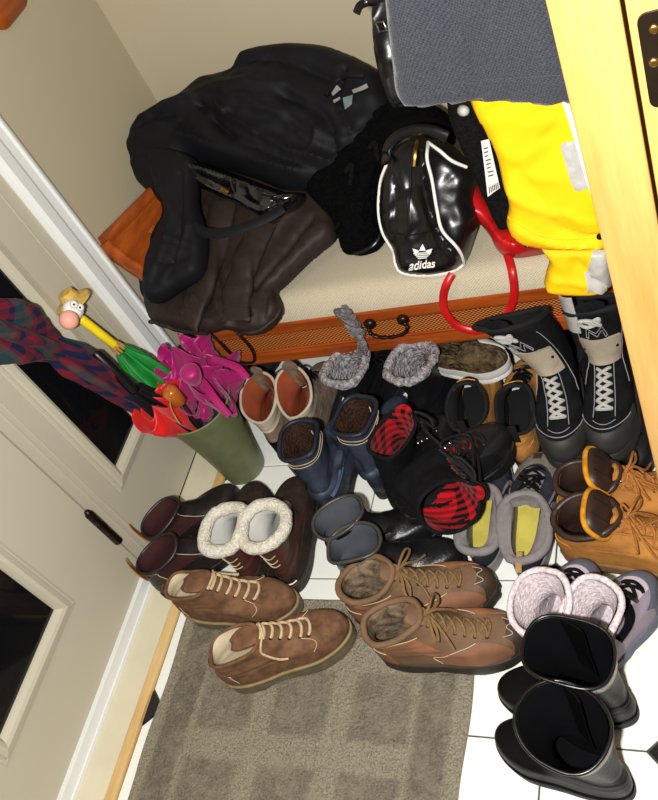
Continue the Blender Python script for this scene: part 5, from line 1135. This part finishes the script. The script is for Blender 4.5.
# pair 15: black lace-up boots with red plaid lining
M_canv = suede('black_canvas', (20, 20, 23)); M_rp = plaid('red_buffalo_plaid', (184, 18, 26), (12, 8, 10), 290); M_blace = mat('black_lace', (13, 13, 14), rough=.8, var=.2, bump=.4, bscale=400); M_toe = leather('black_toe_leather', (30, 30, 31), rough=.3)
def bend(x0, z0, ang, dx_=1.0, dy_=0.0):
    dl = math.hypot(dx_, dy_); dx_, dy_ = dx_ / dl, dy_ / dl
    def f(p):                               # the shaft above (x0, z0) flops over by ang, smoothly
        p = np.array(p, float); k = np.clip((p[..., 2] - z0) / .06, 0, 1); k = k * k * (3 - 2 * k); a = ang * k; s_ = (p[..., 0] - x0) * dx_ + p[..., 1] * dy_; dz = p[..., 2] - z0
        q = p.copy(); ds = s_ * np.cos(a) + dz * np.sin(a) - s_; q[..., 0] += ds * dx_; q[..., 1] += ds * dy_; q[..., 2] = z0 - s_ * np.sin(a) + dz * np.cos(a); return q
    return f
def plaid_boot(opx, zc, yaw, side, lab, sd, flop, zb, roll, loc):
    b = Boot(L=.252 if sd == 31 else .275, W=.092 if sd == 31 else .104, zs=.028, H=.245, fu=.012, th=.050, xo=.24, of=.215, ow=.50, side=side, seed=sd, wr=.003, flop=flop, sway=-.032 if sd == 31 else 0.0)
    sp = dict(upper=M_canv, lining=M_rp, sole=M_blackr, lin_e=.004, rim=M_canv, rim_r=.004, welt=.006, seed=sd, tongue=(.5, .40, .022, .35, M_rp), lace=(.46, .97, 9, .40, .0034, M_blace, 1.5), eyelet=M_steel, patches=[('toe_cap', .0, .44, -1.0, 1.0, M_toe, .003), ('heel_counter', .02, .45, PI - .9, PI + .9, M_toe, .0022), ('foxing', .0, .10, 0, 2 * PI - .001, M_toe, .003)])
    o, add = make_shoe('plaid_lined_boot', lab, 'boot', opx, .25, yaw, b, sp, 'black lace-up boots with plaid lining', loc=loc)
    rnd = random.Random(sd); c = []
    for q in range(16): c.append(b.P(rnd.uniform(.5, .98), rnd.uniform(-.75, .75), rnd.uniform(.008, .02)))
    add('tangled_lace', MB().tube(crom(np.array(c), 150), .0032, 6), M_blace); return b, o, add
b, o, add = plaid_boot(None, .25, -8, 1, 'black lace-up boot with red plaid lining showing in its folded top beside the blue boots', 31, None, 0, (0, 0), (.612, 1.085, .0))
b, o, add = plaid_boot(None, .2, 44, -1, 'black lace-up boot with red plaid lining flopped over onto the black ankle boots', 32, bend(.08, .10, 1.2, -.05, -1.0), 0, (0, 0), (.695, .935, .080))

# fur moccasin pushed under the bench edge
M_mfur = fleece('brown_white_fur', (104, 88, 66), (52, 42, 30), 90, .012); M_wleath = leather('white_leather', (206, 204, 198), rough=.4)
b = Boot(L=.19, W=.085, zs=.012, H=.06, fu=.012, th=.05, ow=.40, low=True, side=1, seed=33)
sp = dict(upper=M_mfur, lining=M_mfur, sole=M_wleath, welt=.005, patches=[('white_band', .0, .22, -2.2, 2.2, M_wleath, .003), ('white_fold', .3, .7, .5, 1.3, M_wleath, .004)], rim=M_mfur, rim_r=.010, rim_a=.4)
make_shoe('fur_moccasin', 'brown fur moccasin with white leather edge pushed under the bench', 'shoe', (447, 349), .08, -14, b, sp, zbase=.106)

# dark shoes under the bench; all but the first added to darken gaps
for opx, yaw, side, lab, sd, up_ in (((322, 368), 80, 1, 'dark laced shoe under the bench between the taupe boot and the grey fur collar', 41, M_dksu), ((566, 352), 84, 1, 'added black shoe darkening the gap under the bench behind the tilted winter boot', 43, M_blk3), ((242, 372), 84, -1, 'added dark brown shoe darkening the gap under the bench behind the umbrella stand', 44, M_dksu)):
    b = Boot(L=.27, W=.098, zs=.024, H=.075, fu=.01, th=.044, ow=.40, low=True, side=side, seed=sd)
    make_shoe('dark_low_shoe', lab, 'shoe', opx, .08, yaw, b, dict(upper=up_, lining=M_blin, sole=M_blackr, rim=M_blin, rim_r=.005, seed=sd, tongue=(.62, .5, .012, .0, M_blin), lace=(.60, .9, 4, .5, .0026, M_blackp, .7)), 'dark shoes under the bench')
